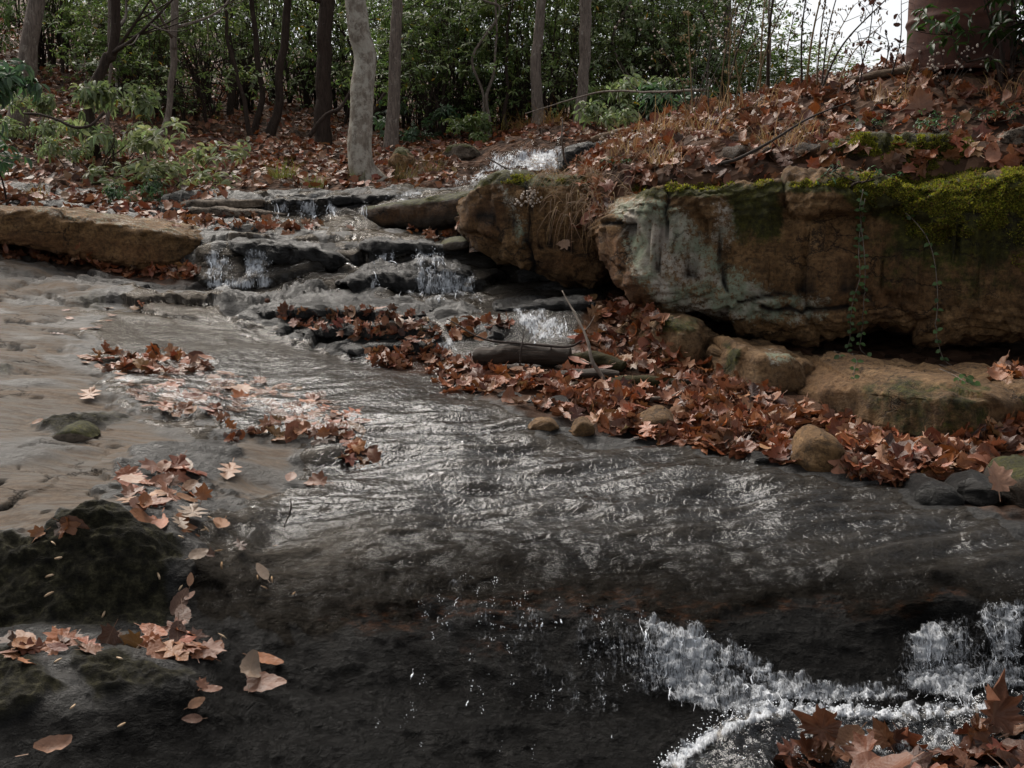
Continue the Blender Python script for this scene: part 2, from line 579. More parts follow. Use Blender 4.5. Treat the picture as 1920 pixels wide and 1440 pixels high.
# ------------------------------------------------------------------ terrain: lines of the land from near to far, (pixel, pixel, distance)
LINES = [
    [(0, 3400, .62)],
    [(0, 1800, 1.25), (900, 1750, 1.4), (1350, 1640, 1.45), (1520, 1500, 1.44), (1950, 1475, 1.42), (2300, 1500, 1.4)],
    [(0, 1440, 1.5), (500, 1440, 1.68), (1000, 1440, 1.84), (1250, 1445, 1.79), (1400, 1442, 1.75), (2000, 1440, 1.74)],
    [(0, 1262, 1.74), (60, 1252, 1.76), (170, 1258, 1.77), (340, 1240, 1.82), (500, 1255, 1.97), (800, 1310, 2.0), (1000, 1320, 2.0), (1250, 1350, 1.95), (1400, 1338, 1.945), (1700, 1322, 1.96), (1900, 1310, 1.985)],
    [(0, 1214, 1.94), (200, 1190, 1.98), (320, 1183, 2.0), (400, 1160, 2.05), (500, 1150, 2.13), (800, 1200, 2.13), (1000, 1215, 2.12), (1200, 1180, 2.11), (1400, 1230, 2.06), (1500, 1275, 2.02), (1600, 1285, 2.01), (1680, 1240, 2.05), (1720, 1190, 2.10), (1900, 1215, 2.06)],
    [(0, 1022, 2.12), (110, 1000, 2.14), (180, 977, 2.17), (250, 988, 2.18), (320, 1020, 2.2), (500, 1035, 2.4), (800, 1075, 2.33), (1000, 1090, 2.29), (1400, 1100, 2.24), (1560, 1110, 2.2), (1720, 1130, 2.16), (1900, 1120, 2.15)],
    [(0, 900, 2.5), (300, 900, 2.65), (500, 905, 2.85), (800, 950, 2.75), (1000, 965, 2.68), (1400, 970, 2.66), (1900, 1010, 2.42)],
    [(0, 780, 3.2), (300, 780, 3.4), (500, 780, 3.6), (800, 795, 3.55), (1000, 800, 3.55), (1200, 825, 3.38), (1400, 865, 3.13), (1600, 905, 2.88), (1900, 968, 2.55)],
    [(0, 700, 3.85), (500, 705, 4.35), (700, 700, 4.45), (850, 715, 4.3), (1000, 725, 4.15), (1200, 745, 4.0), (1400, 765, 3.8), (1600, 800, 3.55), (1900, 850, 3.2)],
    [(0, 610, 5.0), (300, 612, 5.3), (500, 638, 5.15), (700, 668, 4.85), (850, 672, 4.75), (1000, 655, 4.75), (1100, 640, 4.7), (1250, 660, 4.65), (1400, 680, 4.55), (1900, 700, 4.3)],
    [(0, 560, 5.7), (300, 572, 5.9), (480, 600, 5.6), (600, 612, 5.3), (700, 618, 5.15), (850, 605, 5.15), (930, 590, 5.05), (1000, 580, 5.05), (1100, 572, 5.1), (1250, 600, 5.2), (1400, 640, 5.0), (1900, 660, 4.8)],
    [(0, 497, 6.5), (200, 522, 6.45), (400, 540, 6.45), (500, 548, 6.4), (700, 558, 6.1), (850, 565, 5.95), (950, 560, 5.75), (1100, 552, 5.6), (1250, 590, 5.5), (1400, 620, 5.3), (1900, 640, 5.2)],
    [(0, 480, 7.15), (200, 490, 7.1), (330, 488, 6.95), (375, 470, 6.75), (400, 455, 6.78), (500, 460, 6.85), (600, 478, 6.7), (650, 488, 6.62), (700, 470, 6.52), (850, 467, 6.42), (950, 490, 6.3), (1100, 510, 6.0), (1250, 580, 5.8), (1400, 605, 5.7), (1900, 620, 5.6)],
    [(0, 440, 7.6), (200, 448, 7.6), (330, 445, 7.6), (380, 434, 7.5), (500, 436, 7.6), (700, 442, 7.4), (850, 452, 7.1), (950, 455, 7.0), (1100, 470, 7.0), (1900, 500, 7.0)],
    [(0, 396, 8.3), (345, 409, 8.6), (500, 413, 8.7), (650, 411, 8.7), (700, 407, 8.6), (850, 425, 8.0), (1000, 420, 8.2), (1900, 430, 8.2)],
    [(0, 386, 8.9), (300, 394, 8.95), (400, 386, 8.9), (500, 380, 8.86), (650, 374, 8.9), (730, 366, 9.0), (850, 370, 9.0), (1000, 370, 9.0), (1900, 380, 9)],
    [(0, 348, 9.8), (300, 365, 9.6), (500, 364, 9.6), (700, 360, 9.8), (850, 353, 10.2), (900, 347, 10.4), (1000, 350, 10.3), (1900, 350, 10.3)],
    [(0, 292, 11), (300, 322, 11), (500, 334, 10.9), (700, 327, 11.3), (850, 324, 11.5), (900, 329, 11.5), (1000, 329, 11.4), (1060, 326, 11.4), (1900, 320, 11.4)],
    [(0, 240, 12.5), (300, 282, 12.4), (500, 302, 12.3), (700, 302, 12.6), (850, 294, 12.7), (900, 300, 12.5), (940, 288, 12.3), (1000, 279, 12.2), (1060, 276, 12.1), (1200, 272, 12.3), (1900, 280, 12.5)],
    [(0, 186, 14), (300, 222, 14.5), (500, 246, 15), (700, 268, 15.5), (850, 262, 15), (1000, 244, 14.5), (1200, 240, 14.6), (1500, 258, 15), (1900, 280, 15)],
    [(0, 120, 17), (300, 160, 18), (500, 203, 19), (700, 238, 20), (1000, 226, 19), (1300, 222, 19), (1500, 260, 19), (1900, 290, 19)],
    [(0, 50, 24), (300, 80, 26), (500, 148, 28), (1000, 205, 28), (1300, 225, 28), (1600, 290, 28), (1900, 310, 28)],
    [(0, 0, 60), (500, 90, 60), (1000, 180, 60), (1300, 230, 60), (1700, 310, 60), (1900, 320, 60)],
    [(0, 250, 500), (1900, 400, 500)],
]
SUB = [10, 14, 70, 34, 78, 50, 50, 36, 38, 26, 24, 44, 20, 18, 18, 14, 14, 26, 18, 16, 14, 10, 6]
UG = np.arange(-700, 2701, 5.0)


def line_xyz(L):
    a = np.array(L, float)
    v = np.interp(UG, a[:, 0], a[:, 1])
    D = np.interp(UG, a[:, 0], a[:, 2])
    k = np.hanning(17)
    k /= k.sum()
    sm = lambda q: np.convolve(np.pad(q, 8, mode='edge'), k, 'valid')
    return pt(UG, sm(v), sm(D))


def loft(lines, sub):
    P = np.stack([line_xyz(L) for L in lines])          # (n, nu, 3)
    d = np.diff(P, axis=0)                              # unit param steps
    hseg = np.linalg.norm(d, axis=2).mean(1)[:, None, None]
    s = d / hseg
    m = np.zeros_like(P)
    same = s[1:] * s[:-1] > 0
    w1 = 2 * hseg[1:] + hseg[:-1]
    w2 = hseg[1:] + 2 * hseg[:-1]
    with np.errstate(all='ignore'):
        hm = (w1 + w2) / (w1 / s[:-1] + w2 / s[1:])
    m[1:-1] = np.where(same, hm, 0)
    m[0], m[-1] = s[0], s[-1]
    rows = []
    for i, n in enumerate(sub):
        t = (np.arange(n) / n)[:, None, None]
        h = hseg[i]
        rows.append((2 * t ** 3 - 3 * t ** 2 + 1) * P[i] + (t ** 3 - 2 * t ** 2 + t) * h * m[i]
                    + (-2 * t ** 3 + 3 * t ** 2) * P[i + 1] + (t ** 3 - t ** 2) * h * m[i + 1])
    rows.append(P[-1:])
    return np.concatenate(rows)


G = loft(LINES, SUB)
NR, NC = G.shape[:2]
V = G.reshape(-1, 3).copy()
GF = grid_faces(NR, NC)
U0, V0 = proj(V)
CUM = np.concatenate([[0], np.cumsum(SUB)])
ROW = np.repeat(np.arange(NR), NC)
jit = fbm(V * 5, 4)
jit2 = fbm(V * 5 + 40, 4)
near = np.clip(3.5 / np.maximum(V[:, 1], 1), .2, 1.6)
UJ, VJ = U0 + jit * 28 * near, V0 + jit2 * 16 * near

TAN = [[(-900, 488), (55, 492), (130, 508), (205, 532), (215, 556), (160, 580), (165, 640), (125, 655), (200, 690), (190, 735), (245, 775),
        (375, 808), (330, 850), (230, 885), (205, 940), (250, 990), (150, 985), (60, 1005), (-900, 1020)],
       [(440, 832), (575, 838), (550, 890), (480, 945), (415, 935), (405, 895), (440, 870)],
       [(215, 1218), (262, 1212), (262, 1240), (225, 1246)]]
MOSS = [[(-900, 1015), (40, 1012), (110, 995), (180, 973), (260, 988), (318, 1020), (318, 1090), (318, 1165), (200, 1192), (-900, 1215)],
        [(-900, 1270), (50, 1250), (112, 1285), (130, 1325), (40, 1350), (-900, 1345)],
        [(160, 1252), (340, 1244), (352, 1268), (280, 1310), (165, 1345)],
        [(60, 795), (110, 785), (245, 785), (235, 793), (170, 800), (160, 828), (100, 822)],
        [(-20, 683), (14, 686), (14, 694), (-20, 696)], [(140, 565), (195, 570), (190, 575), (145, 573)]]
HUMP = [(480, 565), (560, 552), (700, 565), (790, 575), (900, 580), (880, 610), (820, 620), (830, 668), (640, 668), (560, 650), (520, 620), (440, 600), (395, 570), (430, 548)]
WATER = [(165, 598), (250, 562), (370, 545), (375, 480), (395, 452), (500, 452), (640, 455), (600, 440), (470, 425), (500, 375), (740, 362), (850, 352), (905, 325),
         (925, 288), (1000, 274), (1062, 272), (1066, 330), (900, 362), (850, 400), (700, 430), (880, 450), (1000, 520), (1130, 560), (1110, 660), (840, 690),
         (960, 790), (1010, 822), (1210, 834), (1400, 878), (1600, 915), (1900, 985), (2900, 1160), (2900, 1300), (1900, 1150), (1600, 1150), (1300, 1150), (1000, 1140), (800, 1150), (700, 1170), (560, 1180), (430, 1170), (370, 1120), (345, 1010), (430, 960), (560, 880), (600, 845), (420, 822), (250, 775), (205, 740), (205, 690), (170, 650)]
POOL = [(1225, 1450), (1300, 1395), (1345, 1362), (1420, 1332), (1560, 1322), (1700, 1330), (1900, 1300), (2900, 1300), (2900, 1600), (1225, 1700)]
WALL = [(330, 1040), (420, 1060), (560, 1080), (700, 1060), (800, 1030), (1000, 1010), (1300, 1030), (1600, 1060), (1900, 1080), (2900, 1100), (2900, 6000), (-900, 6000), (-900, 1345), (150, 1345), (350, 1275), (360, 1150)]
SOIL = [[(840, 700), (700, 690), (800, 672), (900, 690), (1080, 690), (1100, 560), (1250, 520), (1500, 560), (2900, 560), (2900, 1150), (1900, 965), (1600, 895), (1400, 860), (1200, 815), (1000, 800), (940, 760)],
        [(-900, 450), (60, 470), (220, 495), (360, 500), (370, 530), (230, 520), (60, 484), (-900, 484)]]


def mask(polys, soft, u=None, v=None):
    u = UJ if u is None else u
    v = VJ if v is None else v
    f = 0
    for p in polys:
        f = np.maximum(f, sstep(-soft, soft, poly_sdf(p, u, v)))
    return f


fj = fbm(V * 18, 4)
fj2 = fbm(V * 18 + 11, 4)
tan = mask(TAN, 13, UJ + fj * 26 * near, VJ + fj2 * 14 * near)
moss = mask(MOSS, 9)
hump = mask([HUMP], 12)
wat_sdf = np.where(hump > .5, -20, np.maximum(poly_sdf(WATER, UJ + jit * 30, VJ + jit2 * 26), poly_sdf(POOL, U0, V0)))
wat_sdf = np.where((ROW > CUM[17]) & (V[:, 1] > 12.9), -30, wat_sdf)
water = sstep(-4, 8, wat_sdf)
wall = mask([WALL], 40)
soil = np.maximum(mask(SOIL, 10), (ROW > CUM[16]) * 1.0 * (1 - water))
rustb = mask([[(720, 1150), (1000, 1105), (1300, 1120), (1500, 1140), (1800, 1125), (1800, 1150), (1400, 1165), (1100, 1160), (760, 1190)],
              [(640, 1155), (760, 1140), (830, 1150), (780, 1195), (690, 1190)], [(880, 1218), (1000, 1210), (980, 1232), (870, 1235)]], 14)
CRACKS = [[(-40, 556), (40, 562), (120, 570)], [(10, 600), (60, 606), (112, 604)], [(-30, 640), (60, 652), (120, 656)], [(80, 618), (130, 622), (170, 640)], [(30, 690), (110, 697), (190, 703)], [(-30, 740), (80, 748)], [(40, 520), (110, 530), (170, 545)], [(200, 850), (260, 842), (330, 846)], [(150, 890), (180, 930), (205, 985)], [(70, 960), (120, 945), (160, 950)], [(-50, 955), (20, 938), (75, 918), (118, 890), (146, 865), (140, 848), (95, 840), (30, 845)], [(375, 565), (420, 585), (440, 605), (490, 640)],
          [(-60, 925), (25, 895), (32, 880)], [(490, 570), (560, 600), (640, 612)], [(75, 628), (120, 632), (165, 640)]]
crack = 0 * tan
for c in CRACKS:
    crack = np.maximum(crack, 1 - sstep(1.0, 4.2, line_dist(c, U0 + jit * 16 * near + fj * 6, V0 + jit2 * 8 * near + fj2 * 4)))
crack *= sstep(-.25, .15, fbm(V * 9 + 3, 2))
tan = tan * (1 - moss) * (1 - .75 * sstep(.12, .5, fbm(V * np.array([1.5, 2.5, 1]) + 21, 4)))
wall = wall * (1 - moss)

# relief of the rock: broad undulation, slanting flutes, small steps of the bedding
fade = sstep(400, 14, V[:, 1])
amp = np.where(V[:, 1] < 13, 1, 1.0)
fl = np.stack([V[:, 0] * 1.1 + V[:, 1] * .8, V[:, 1] * 4.5 - V[:, 0] * 1.4, V[:, 2] * 9], -1)
flow = sstep(1.9, 2.3, V[:, 1]) * (1 - sstep(4.6, 5.4, V[:, 1])) * water
dz = .026 * fbm(V * 1.6, 3) + .006 * fbm(V * 9, 4) * (1 - .6 * flow) * (1 - .75 * tan)
dz += .026 * ridged(fl * 1.2, 3) * sstep(1.3, 1.9, V[:, 1]) * (1 - sstep(3, 5, V[:, 1])) * (1 - tan) * (1 - .5 * wall) * .8
dz += .002 * fbm(V * np.array([3, 9, 10]), 4) * tan
dz += wall * (.007 * fbm(V * 16, 4) + .006 * ridged(V * np.array([4, 7, 12.]), 3))
layer = (V[:, 2] + .05 * fbm(V * 2.3, 3)) / .055
tri_ = layer - np.floor(layer)
dz += hump * (.035 * (sstep(.0, .25, tri_) - tri_) + .03 * ridged(V * np.array([2., 4., 6.]), 4))
rockup = sstep(5.2, 6.2, V[:, 1]) * (1 - sstep(12.5, 14, V[:, 1])) * (1 - soil)
dz += rockup * (.022 * ridged(V * np.array([1.6, 3, 9.]), 4))
wp = V + .05 * fbm(V * 4, 2)[:, None]
rk = (V[:, 1] < 14)
fa = np.zeros(len(V))
fb_ = np.zeros(len(V))
fa[rk], fe_ = facet(wp[rk] * np.array([1.6, 2.6, 6.]))
dz[rk] += (rockup + hump)[rk].clip(0, 1) * (.075 * (fa[rk] - .2) - .025 * (1 - sstep(0, .08, fe_)))
ft, fe_ = facet(wp[rk] * np.array([1.3, 3.2, 2.]) + 3)
dz[rk] += tan[rk] * (.017 * (ft - .2).clip(-.5, .5) - .010 * (1 - sstep(0, .035, fe_)) * sstep(0, .3, fbm(V[rk] * 2, 2)))
fb_[rk], fe_ = facet(wp[rk] * np.array([7., 9, 14.]))
dz[rk] += .009 * (fb_[rk] - .2) * (wall * .18 + (rockup + hump).clip(0, 1) * 1.0 + .25 * (1 - water) * (1 - tan) * (1 - wall))[rk]
dz += moss * (.022 * fbm(V * 5, 4) + .010 * ridged(V * 14, 3))
tf = fbm(V * np.array([1.3, 2.6, 1.]) + 5, 3) * 2.2
tfr = tf - np.floor(tf)
dz += (.5 * wall * (U0 < 500)) * .006 * (np.floor(tf) + sstep(0, .10, tfr) - tf * .75)
edge = (1 - sstep(.0, .07, np.minimum(tfr, 1 - tfr) - .02)) * sstep(-.1, .25, fbm(V * 6 + 31, 3))
dz -= crack * .014
dz += soil * (.02 * fbm(V * 6, 3)) + (V[:, 1] > 9) * soil * .12 * fbm(V * .8, 3)
stepn = np.stack([0 * dz, -.35 + 0 * dz, np.ones_like(dz)], -1)
stepn /= np.linalg.norm(stepn, axis=1)[:, None]
V += stepn * (dz * fade)[:, None]

r_split = CUM[16]
fsplit = r_split * (NC - 1)
bed = mk("terrain", V[:(r_split + 1) * NC], [GF[:fsplit]], M['bed'], attrs={k: a[:(r_split + 1) * NC] for k, a in
         dict(tan=tan, moss=moss, soil=soil, wall=wall, rust=rustb, crack=crack).items()})
tag(bed, "bedrock of the stream, tan and dry at left, black and wet in the flow", kind="structure")
# beyond: bed of the upper stream goes on, the hillside is leafy soil
up0 = r_split * NC
wetup = water[up0:]
hm = mask([[(90, 240), (160, 260), (165, 300), (100, 290), (60, 260)], [(195, 310), (240, 315), (230, 335), (195, 330)]], 12, U0, V0)[up0:]
upF = GF[fsplit:] - up0
hill = mk("hillside", V[up0:], [upF], M['soil'], attrs=dict(moss=hm))
tag(hill, "wooded hillside under dead leaves behind the stream", kind="structure")

# water: a thin sheet over the rock, sinking into it at its edges
WV = V.copy()
nrm = vnormals(V, GF)
nrm[nrm[:, 2] < 0] *= -1
wave = .004 * fbm(V * np.array([9., 6, 6]), 3)
off = -.010 + .019 * sstep(-6, 16, wat_sdf) + wave * sstep(0, 20, wat_sdf)
WV += nrm * off[:, None]
keep = (wat_sdf[GF] > -8).any(1) & (V[GF[:, 0], 1] < 13.2)
used = np.unique(GF[keep])
remap = np.full(len(V), -1)
remap[used] = np.arange(len(used))
lipv = np.interp(U0, [300, 600, 1000, 1500, 1900], [1000, 985, 985, 1010, 1040]) + jit * 30
film = .75 * (.08 + .92 * (1 - sstep(-50, 110, V0 - lipv))) * (1 - .45 * sstep(4.2, 5.0, V[:, 1]) * (1 - sstep(6.5, 8, V[:, 1]))) * (.25 + .75 * sstep(0, 60, wat_sdf)) * (1 - .55 * sstep(5.2, 5.8, V[:, 1]))
film = np.where(poly_sdf(POOL, U0, V0) > -5, .9, film)
wsheet = mk("water", WV[used], [remap[GF[keep]]], M['water'], attrs=dict(film=film[used]))
tag(wsheet, "thin clear stream sliding over the bedrock", kind="structure")

# right hand bank above the boulders
BANK = [
    [(880, 480, 5.9), (1060, 440, 5.6), (1150, 400, 5.3), (1920, 420, 4.95)],
    [(880, 460, 6.2), (1000, 420, 6.2), (1060, 340, 5.9), (1150, 342, 5.4), (1300, 342, 5.2), (1560, 335, 5.05), (1920, 312, 4.95)],
    [(880, 440, 6.9), (1000, 400, 6.9), (1070, 325, 6.6), (1150, 298, 5.95), (1300, 268, 5.75), (1540, 255, 5.5), (1800, 250, 5.4), (1920, 240, 5.3)],
    [(880, 420, 7.6), (1000, 385, 7.6), (1080, 318, 7.4), (1150, 278, 6.8), (1300, 226, 6.5), (1450, 205, 6.35), (1600, 170, 6.15), (1750, 135, 6.05), (1920, 118, 6.0)],
    [(880, 420, 8.4), (1000, 380, 8.4), (1090, 315, 8.3), (1150, 265, 7.8), (1300, 205, 7.5), (1450, 184, 7.2), (1600, 146, 6.95), (1750, 112, 6.75), (1920, 98, 6.7)],
    [(880, 440, 9.4), (1100, 330, 9.6), (1300, 260, 9.4), (1500, 245, 9.2), (1920, 200, 9)],
    [(880, 460, 11), (1200, 380, 11), (1920, 360, 11)],
]
BSUB = [14, 28, 34, 22, 16, 10]
BG = loft(BANK, BSUB)
bc0 = int(np.searchsorted(UG, 880))
BG = BG[:, bc0:]
BR, BC = BG.shape[:2]
BV = BG.reshape(-1, 3)
BV = BV + np.array([0, 0, 1.]) * (.05 * fbm(BV * 2.2, 4) + .02 * fbm(BV * 9, 3))[:, None]
BF = grid_faces(BR, BC)
bank = mk("bank", BV, [BF], M['soil'], attrs=dict(moss=0 * BV[:, 0]))
tag(bank, "leaf covered bank rising behind the boulders", kind="structure")

SOLIDS = []


def stride_faces(nr, nc, k):
    r = np.arange(0, nr, k)
    c = np.arange(0, nc, k)
    idx = (r[:, None] * nc + c[None, :])
    return np.stack([idx[:-1, :-1], idx[:-1, 1:], idx[1:, 1:], idx[1:, :-1]], -1).reshape(-1, 4)


SOLIDS.append((V, GF))
SOLIDS.append((BV, BF))


# ------------------------------------------------------------------ rocks
LANDV = np.vstack([V, BV])
LANDF = np.vstack([stride_faces(NR, NC, 2), stride_faces(BR, BC, 2) + len(V)])
LAND = BVHTree.FromPolygons([tuple(x) for x in LANDV.tolist()], [tuple(x) for x in LANDF.tolist()])


def seat(u, v):
    loc, n_, i_, d_ = LAND.ray_cast(Vector(CAM), Vector(pt(u, v, 5.0) - CAM).normalized())
    return loc[1] if loc is not None else 5.0


def rock(name, label, top, bot, D, thick, mat, e=.55, amp=.03, freq=2.5, tilt=0., ring=64, step=6, masks=None, strata=.0, taper=.35, cat="rock", group=None, minst=14, flat=False, cracks=()):
    """body with the given upper and lower outline, its front at distance D"""
    top, bot = np.array(top, float), np.array(bot, float)
    u0, u1 = top[0, 0], top[-1, 0]
    n = max(minst, int((u1 - u0) / step))
    s = np.linspace(0, 1, n)
    s = .5 - .5 * np.cos(s * np.pi) if n < 60 else s
    u = u0 + (u1 - u0) * s
    vt = np.interp(u, top[:, 0], top[:, 1])
    vb = np.interp(u, bot[:, 0], bot[:, 1])
    if D == 'auto':
        Df = np.array([seat(a_, b_) for a_, b_ in zip(u, vb)])
        Df = Df.mean() * .3 + np.polyval(np.polyfit(u, Df, 1), u) * .7 - .04 * thick if n < 60 else np.polyval(np.polyfit(u, Df, 3), u) - .03
    else:
        Df = np.interp(u, *np.array(D, float).T) if isinstance(D, list) else np.full(n, float(D))
    if n > 20:
        k = np.hanning(5)
        k /= k.sum()
        sm = lambda q: np.convolve(np.pad(q, 2, mode='edge'), k, 'valid')
        vt, vb, Df = sm(vt), sm(vb), sm(Df)
    Dt = np.where(vt < 425, Df + .12 * thick, Df + .75 * thick)
    zt = pt(u, vt, Dt)[:, 2]
    zb = pt(u, vb, Df + .12 * thick)[:, 2]
    tp = np.clip((1 - np.abs(2 * s - 1) ** (2 / max(taper, .05))), 0, 1) ** .5
    tp = np.maximum(tp, .04)
    x = pt(u, (vt + vb) / 2, Df + .25 * thick)[:, 0]
    a = np.linspace(0, 2 * np.pi, ring, endpoint=False)
    cy = -np.sign(np.cos(a)) * np.abs(np.cos(a)) ** e
    cz = np.sign(np.sin(a)) * np.abs(np.sin(a)) ** e
    yc = Df + thick / 2
    half = (zt - zb) / 2 * np.maximum(tp, .25)
    mid = (zt + zb) / 2
    Y = yc[:, None] + (thick / 2) * tp[:, None] * cy[None]
    Z = mid[:, None] + half[:, None] * cz[None] + tilt * (Y - Df[:, None]) * (cz[None] > -.2)
    P = np.stack([np.broadcast_to(x[:, None], Y.shape), Y, Z], -1).reshape(-1, 3)
    F = grid_faces(n, ring, True)
    nn = len(P)
    k = np.arange(ring)
    b = (n - 1) * ring
    P = np.vstack([P, P[:ring].mean(0), P[b:b + ring].mean(0)])
    T = np.vstack([np.stack([np.full(ring, nn), k, (k + 1) % ring], -1), np.stack([np.full(ring, nn + 1), b + (k + 1) % ring, b + k], -1)])
    c = P.mean(0)
    N = vnormals(P, np.vstack([F, np.hstack([T, T[:, 2:]])]))
    if ((P - c) * N).sum() < 0:
        N, F, T = -N, F[:, ::-1], T[:, ::-1]
    sd = abs(hash(name + str(round(u0)))) % 1000 if False else (u0 * 1.7 + vt.mean()) % 97
    q = P + sd
    d = amp * .6 * fbm(q * freq, 3) + amp * .35 * fbm(q * freq * 5, 4)
    d += amp * .35 * (ridged(q * freq * 1.3, 3) - .5)
    if strata:
        L = (P[:, 2] - .12 * (P[:, 0] - c[0]) + .06 * fbm(q * 2.5, 3)) / strata
        fr = L - np.floor(L)
        d += strata * .35 * (sstep(0, .2, fr) - fr)
    qw = q + .12 * fbm(q * 3, 2)[:, None]
    fv, fe = facet(qw * freq * np.array([.9, 1.2, 1.5]))
    d += amp * 1.2 * (fv - .2) - amp * .4 * (1 - sstep(0, .10, fe)) * sstep(-.1, .3, fbm(q * freq * .7 + 3, 2))
    fv, fe = facet(qw * freq * np.array([3., 4, 5]))
    d += amp * .3 * (fv - .2)
    d += amp * .22 * ridged(q * freq * np.array([6., 6, 11]), 4) * sstep(-.4, .4, fbm(q * freq * .8 + 7, 2))
    ck = np.zeros(len(P))
    if cracks:
        u_, v_ = proj(P)
        w_ = fbm(P * 9, 3)
        for c_ in cracks:
            ck = np.maximum(ck, (1 - sstep(1.5, 7, line_dist(c_, u_ + w_ * 10, v_ + fbm(P * 9 + 5, 3) * 8))) * (N[:, 1] < .3))
        d -= ck * .022
    P = P + N * d[:, None]
    uu, vv = proj(P)
    at = {}
    for key in ("lichen", "moss", "rust"):
        f = np.zeros(len(P))
        for poly, soft, val in (masks or {}).get(key, []):
            if poly == 'top':
                f = np.maximum(f, val * sstep(.3, .8, N[:, 2] + .25 * fbm(P * 5, 3)))
            else:
                f = np.maximum(f, val * sstep(-soft, soft, poly_sdf(poly, uu, vv)) * (N[:, 1] < .5))
        at[key] = f
    at['crack'] = ck
    base = np.array([c[0], c[1], P[:, 2].min()])
    ob = mk(name, P, [F, T], mat, origin=base, attrs=at, smooth=not flat)
    tag(ob, label, cat, group)
    SOLIDS.append((P, np.vstack([F, np.hstack([T, T[:, 2:]])])))
    return ob, P, np.vstack([F, np.hstack([T, T[:, 2:]])]), N


big, bigP, bigF, bigN = rock("boulder", "huge brown boulder patched with white lichen and topped with yellow moss", [(1122, 435), (1135, 390), (1160, 362), (1210, 352), (1330, 350), (1430, 341), (1560, 340), (1700, 345), (1800, 338), (1920, 330), (2200, 325), (2420, 390)],
     [(1122, 470), (1140, 520), (1165, 545), (1230, 568), (1330, 592), (1430, 612), (1500, 625), (1540, 618), (1600, 608), (1660, 622), (1730, 638), (1800, 630), (1920, 622), (2200, 625), (2420, 560)],
     [(1122, 4.9), (1200, 4.7), (1500, 4.55), (1920, 4.3), (2400, 4.1)], 1.3, M['boulder'], e=.24, amp=.05, freq=2.1, ring=220, step=3.2, taper=.12, strata=.04, cracks=[[(1390, 566), (1440, 552), (1500, 545), (1570, 541), (1640, 549)], [(1150, 415), (1185, 420), (1200, 432)], [(1330, 430), (1352, 470), (1340, 505), (1360, 540)], [(1655, 502), (1700, 506), (1720, 515)], [(1240, 505), (1300, 512), (1380, 500)], [(1430, 576), (1500, 584), (1580, 572)], [(1560, 440), (1600, 470), (1680, 462)], [(1250, 360), (1245, 400), (1262, 440)]],
     masks=dict(lichen=[([(1135, 372), (1240, 362), (1290, 390), (1330, 470), (1420, 500), (1470, 570), (1500, 600), (1400, 610), (1230, 575), (1180, 520), (1165, 440)], 26, 1.0), ([(1330, 370), (1380, 370), (1420, 460), (1350, 470)], 20, .75), ([(1460, 540), (1560, 560), (1560, 610), (1480, 610)], 20, .7)],
                moss=[([(1540, 335), (2420, 320), (2420, 430), (1800, 440), (1690, 425), (1620, 395)], 20, 1.0), ([(1360, 350), (1460, 345), (1480, 460), (1420, 470), (1380, 430)], 25, .62), ([(1600, 420), (1920, 430), (1920, 560), (1640, 540)], 60, .35), ([(1190, 350), (1560, 338), (1560, 360), (1190, 375)], 10, .6)],
                rust=[([(1115, 430), (1165, 440), (1190, 520), (1220, 570), (1150, 560), (1115, 490)], 14, 1.0), ([(1560, 440), (1700, 470), (1740, 620), (1560, 600)], 60, .5)]))
lb, lbP, lbF, lbN = rock("boulder", "brown boulder with a dry grass tuft, between dark ledge and big boulder", [(862, 395), (880, 368), (910, 342), (935, 333), (1000, 331), (1080, 330), (1125, 338), (1150, 362)],
     [(862, 425), (890, 452), (950, 490), (1010, 508), (1060, 525), (1110, 540), (1150, 530)], [(862, 5.75), (1000, 5.55), (1150, 5.5)], 1.1, M['boulder'], e=.3, amp=.045, freq=2.1, ring=140, step=3.5, cracks=[[(985, 345), (1000, 400), (990, 470), (1010, 510)], [(905, 400), (950, 415), (985, 405)], [(1010, 455), (1060, 470), (1120, 468)]], taper=.2,
     masks=dict(lichen=[([(925, 340), (960, 345), (1000, 440), (985, 480), (950, 430)], 16, .8), ([(1000, 335), (1080, 335), (1080, 350), (1000, 352)], 8, .8)], moss=[('top', 1, .75)], rust=[([(860, 400), (900, 380), (935, 345), (950, 400), (920, 460), (880, 450)], 20, .9), ([(990, 430), (1100, 460), (1120, 540), (1010, 505)], 30, .6)]))
rock("ledge", "long tan ledge with shadowed underside above the leaf filled gap", [(-500, 385), (-100, 388), (0, 391), (80, 392), (150, 402), (220, 414), (290, 424), (340, 433), (378, 446)],
     [(-500, 455), (-100, 452), (0, 452), (90, 466), (170, 483), (250, 495), (310, 502), (345, 495), (378, 468)], [(-500, 6.3), (0, 6.5), (380, 6.72)], .95, M['boulder'], e=.22, amp=.02, freq=2.4, ring=84, step=5, taper=.1, strata=.05,
     masks=dict(lichen=[('top', 1, .6)], rust=[([(-500, 435), (60, 435), (300, 465), (320, 505), (180, 492), (-500, 465)], 10, .9)]))  # lichen mask reused to turn the ledge's upward faces greyer and paler
rock("ledge", "dark pointed ledge jutting left from the brown boulder", [(682, 393), (700, 388), (760, 378), (830, 368), (900, 358), (960, 352)], [(682, 397), (702, 412), (722, 426), (800, 430), (860, 424), (900, 420), (960, 420)], [(682, 7.4), (960, 6.9)], .75, M['darkledge'], e=.4, amp=.018, freq=3, ring=64, step=4, taper=.1,
     masks=dict(moss=[('top', 1, .5)], rust=[([(690, 395), (860, 375), (860, 395), (710, 420)], 8, .55)]))
rock("ledge", "upper thin tan ledge at the left end of the small cascade", [(338, 387), (365, 378), (420, 374), (505, 373), (540, 378)], [(338, 389), (400, 391), (470, 393), (540, 391)], 8.75, .7, M['grey'], e=.28, amp=.02, freq=4, ring=40, step=5)
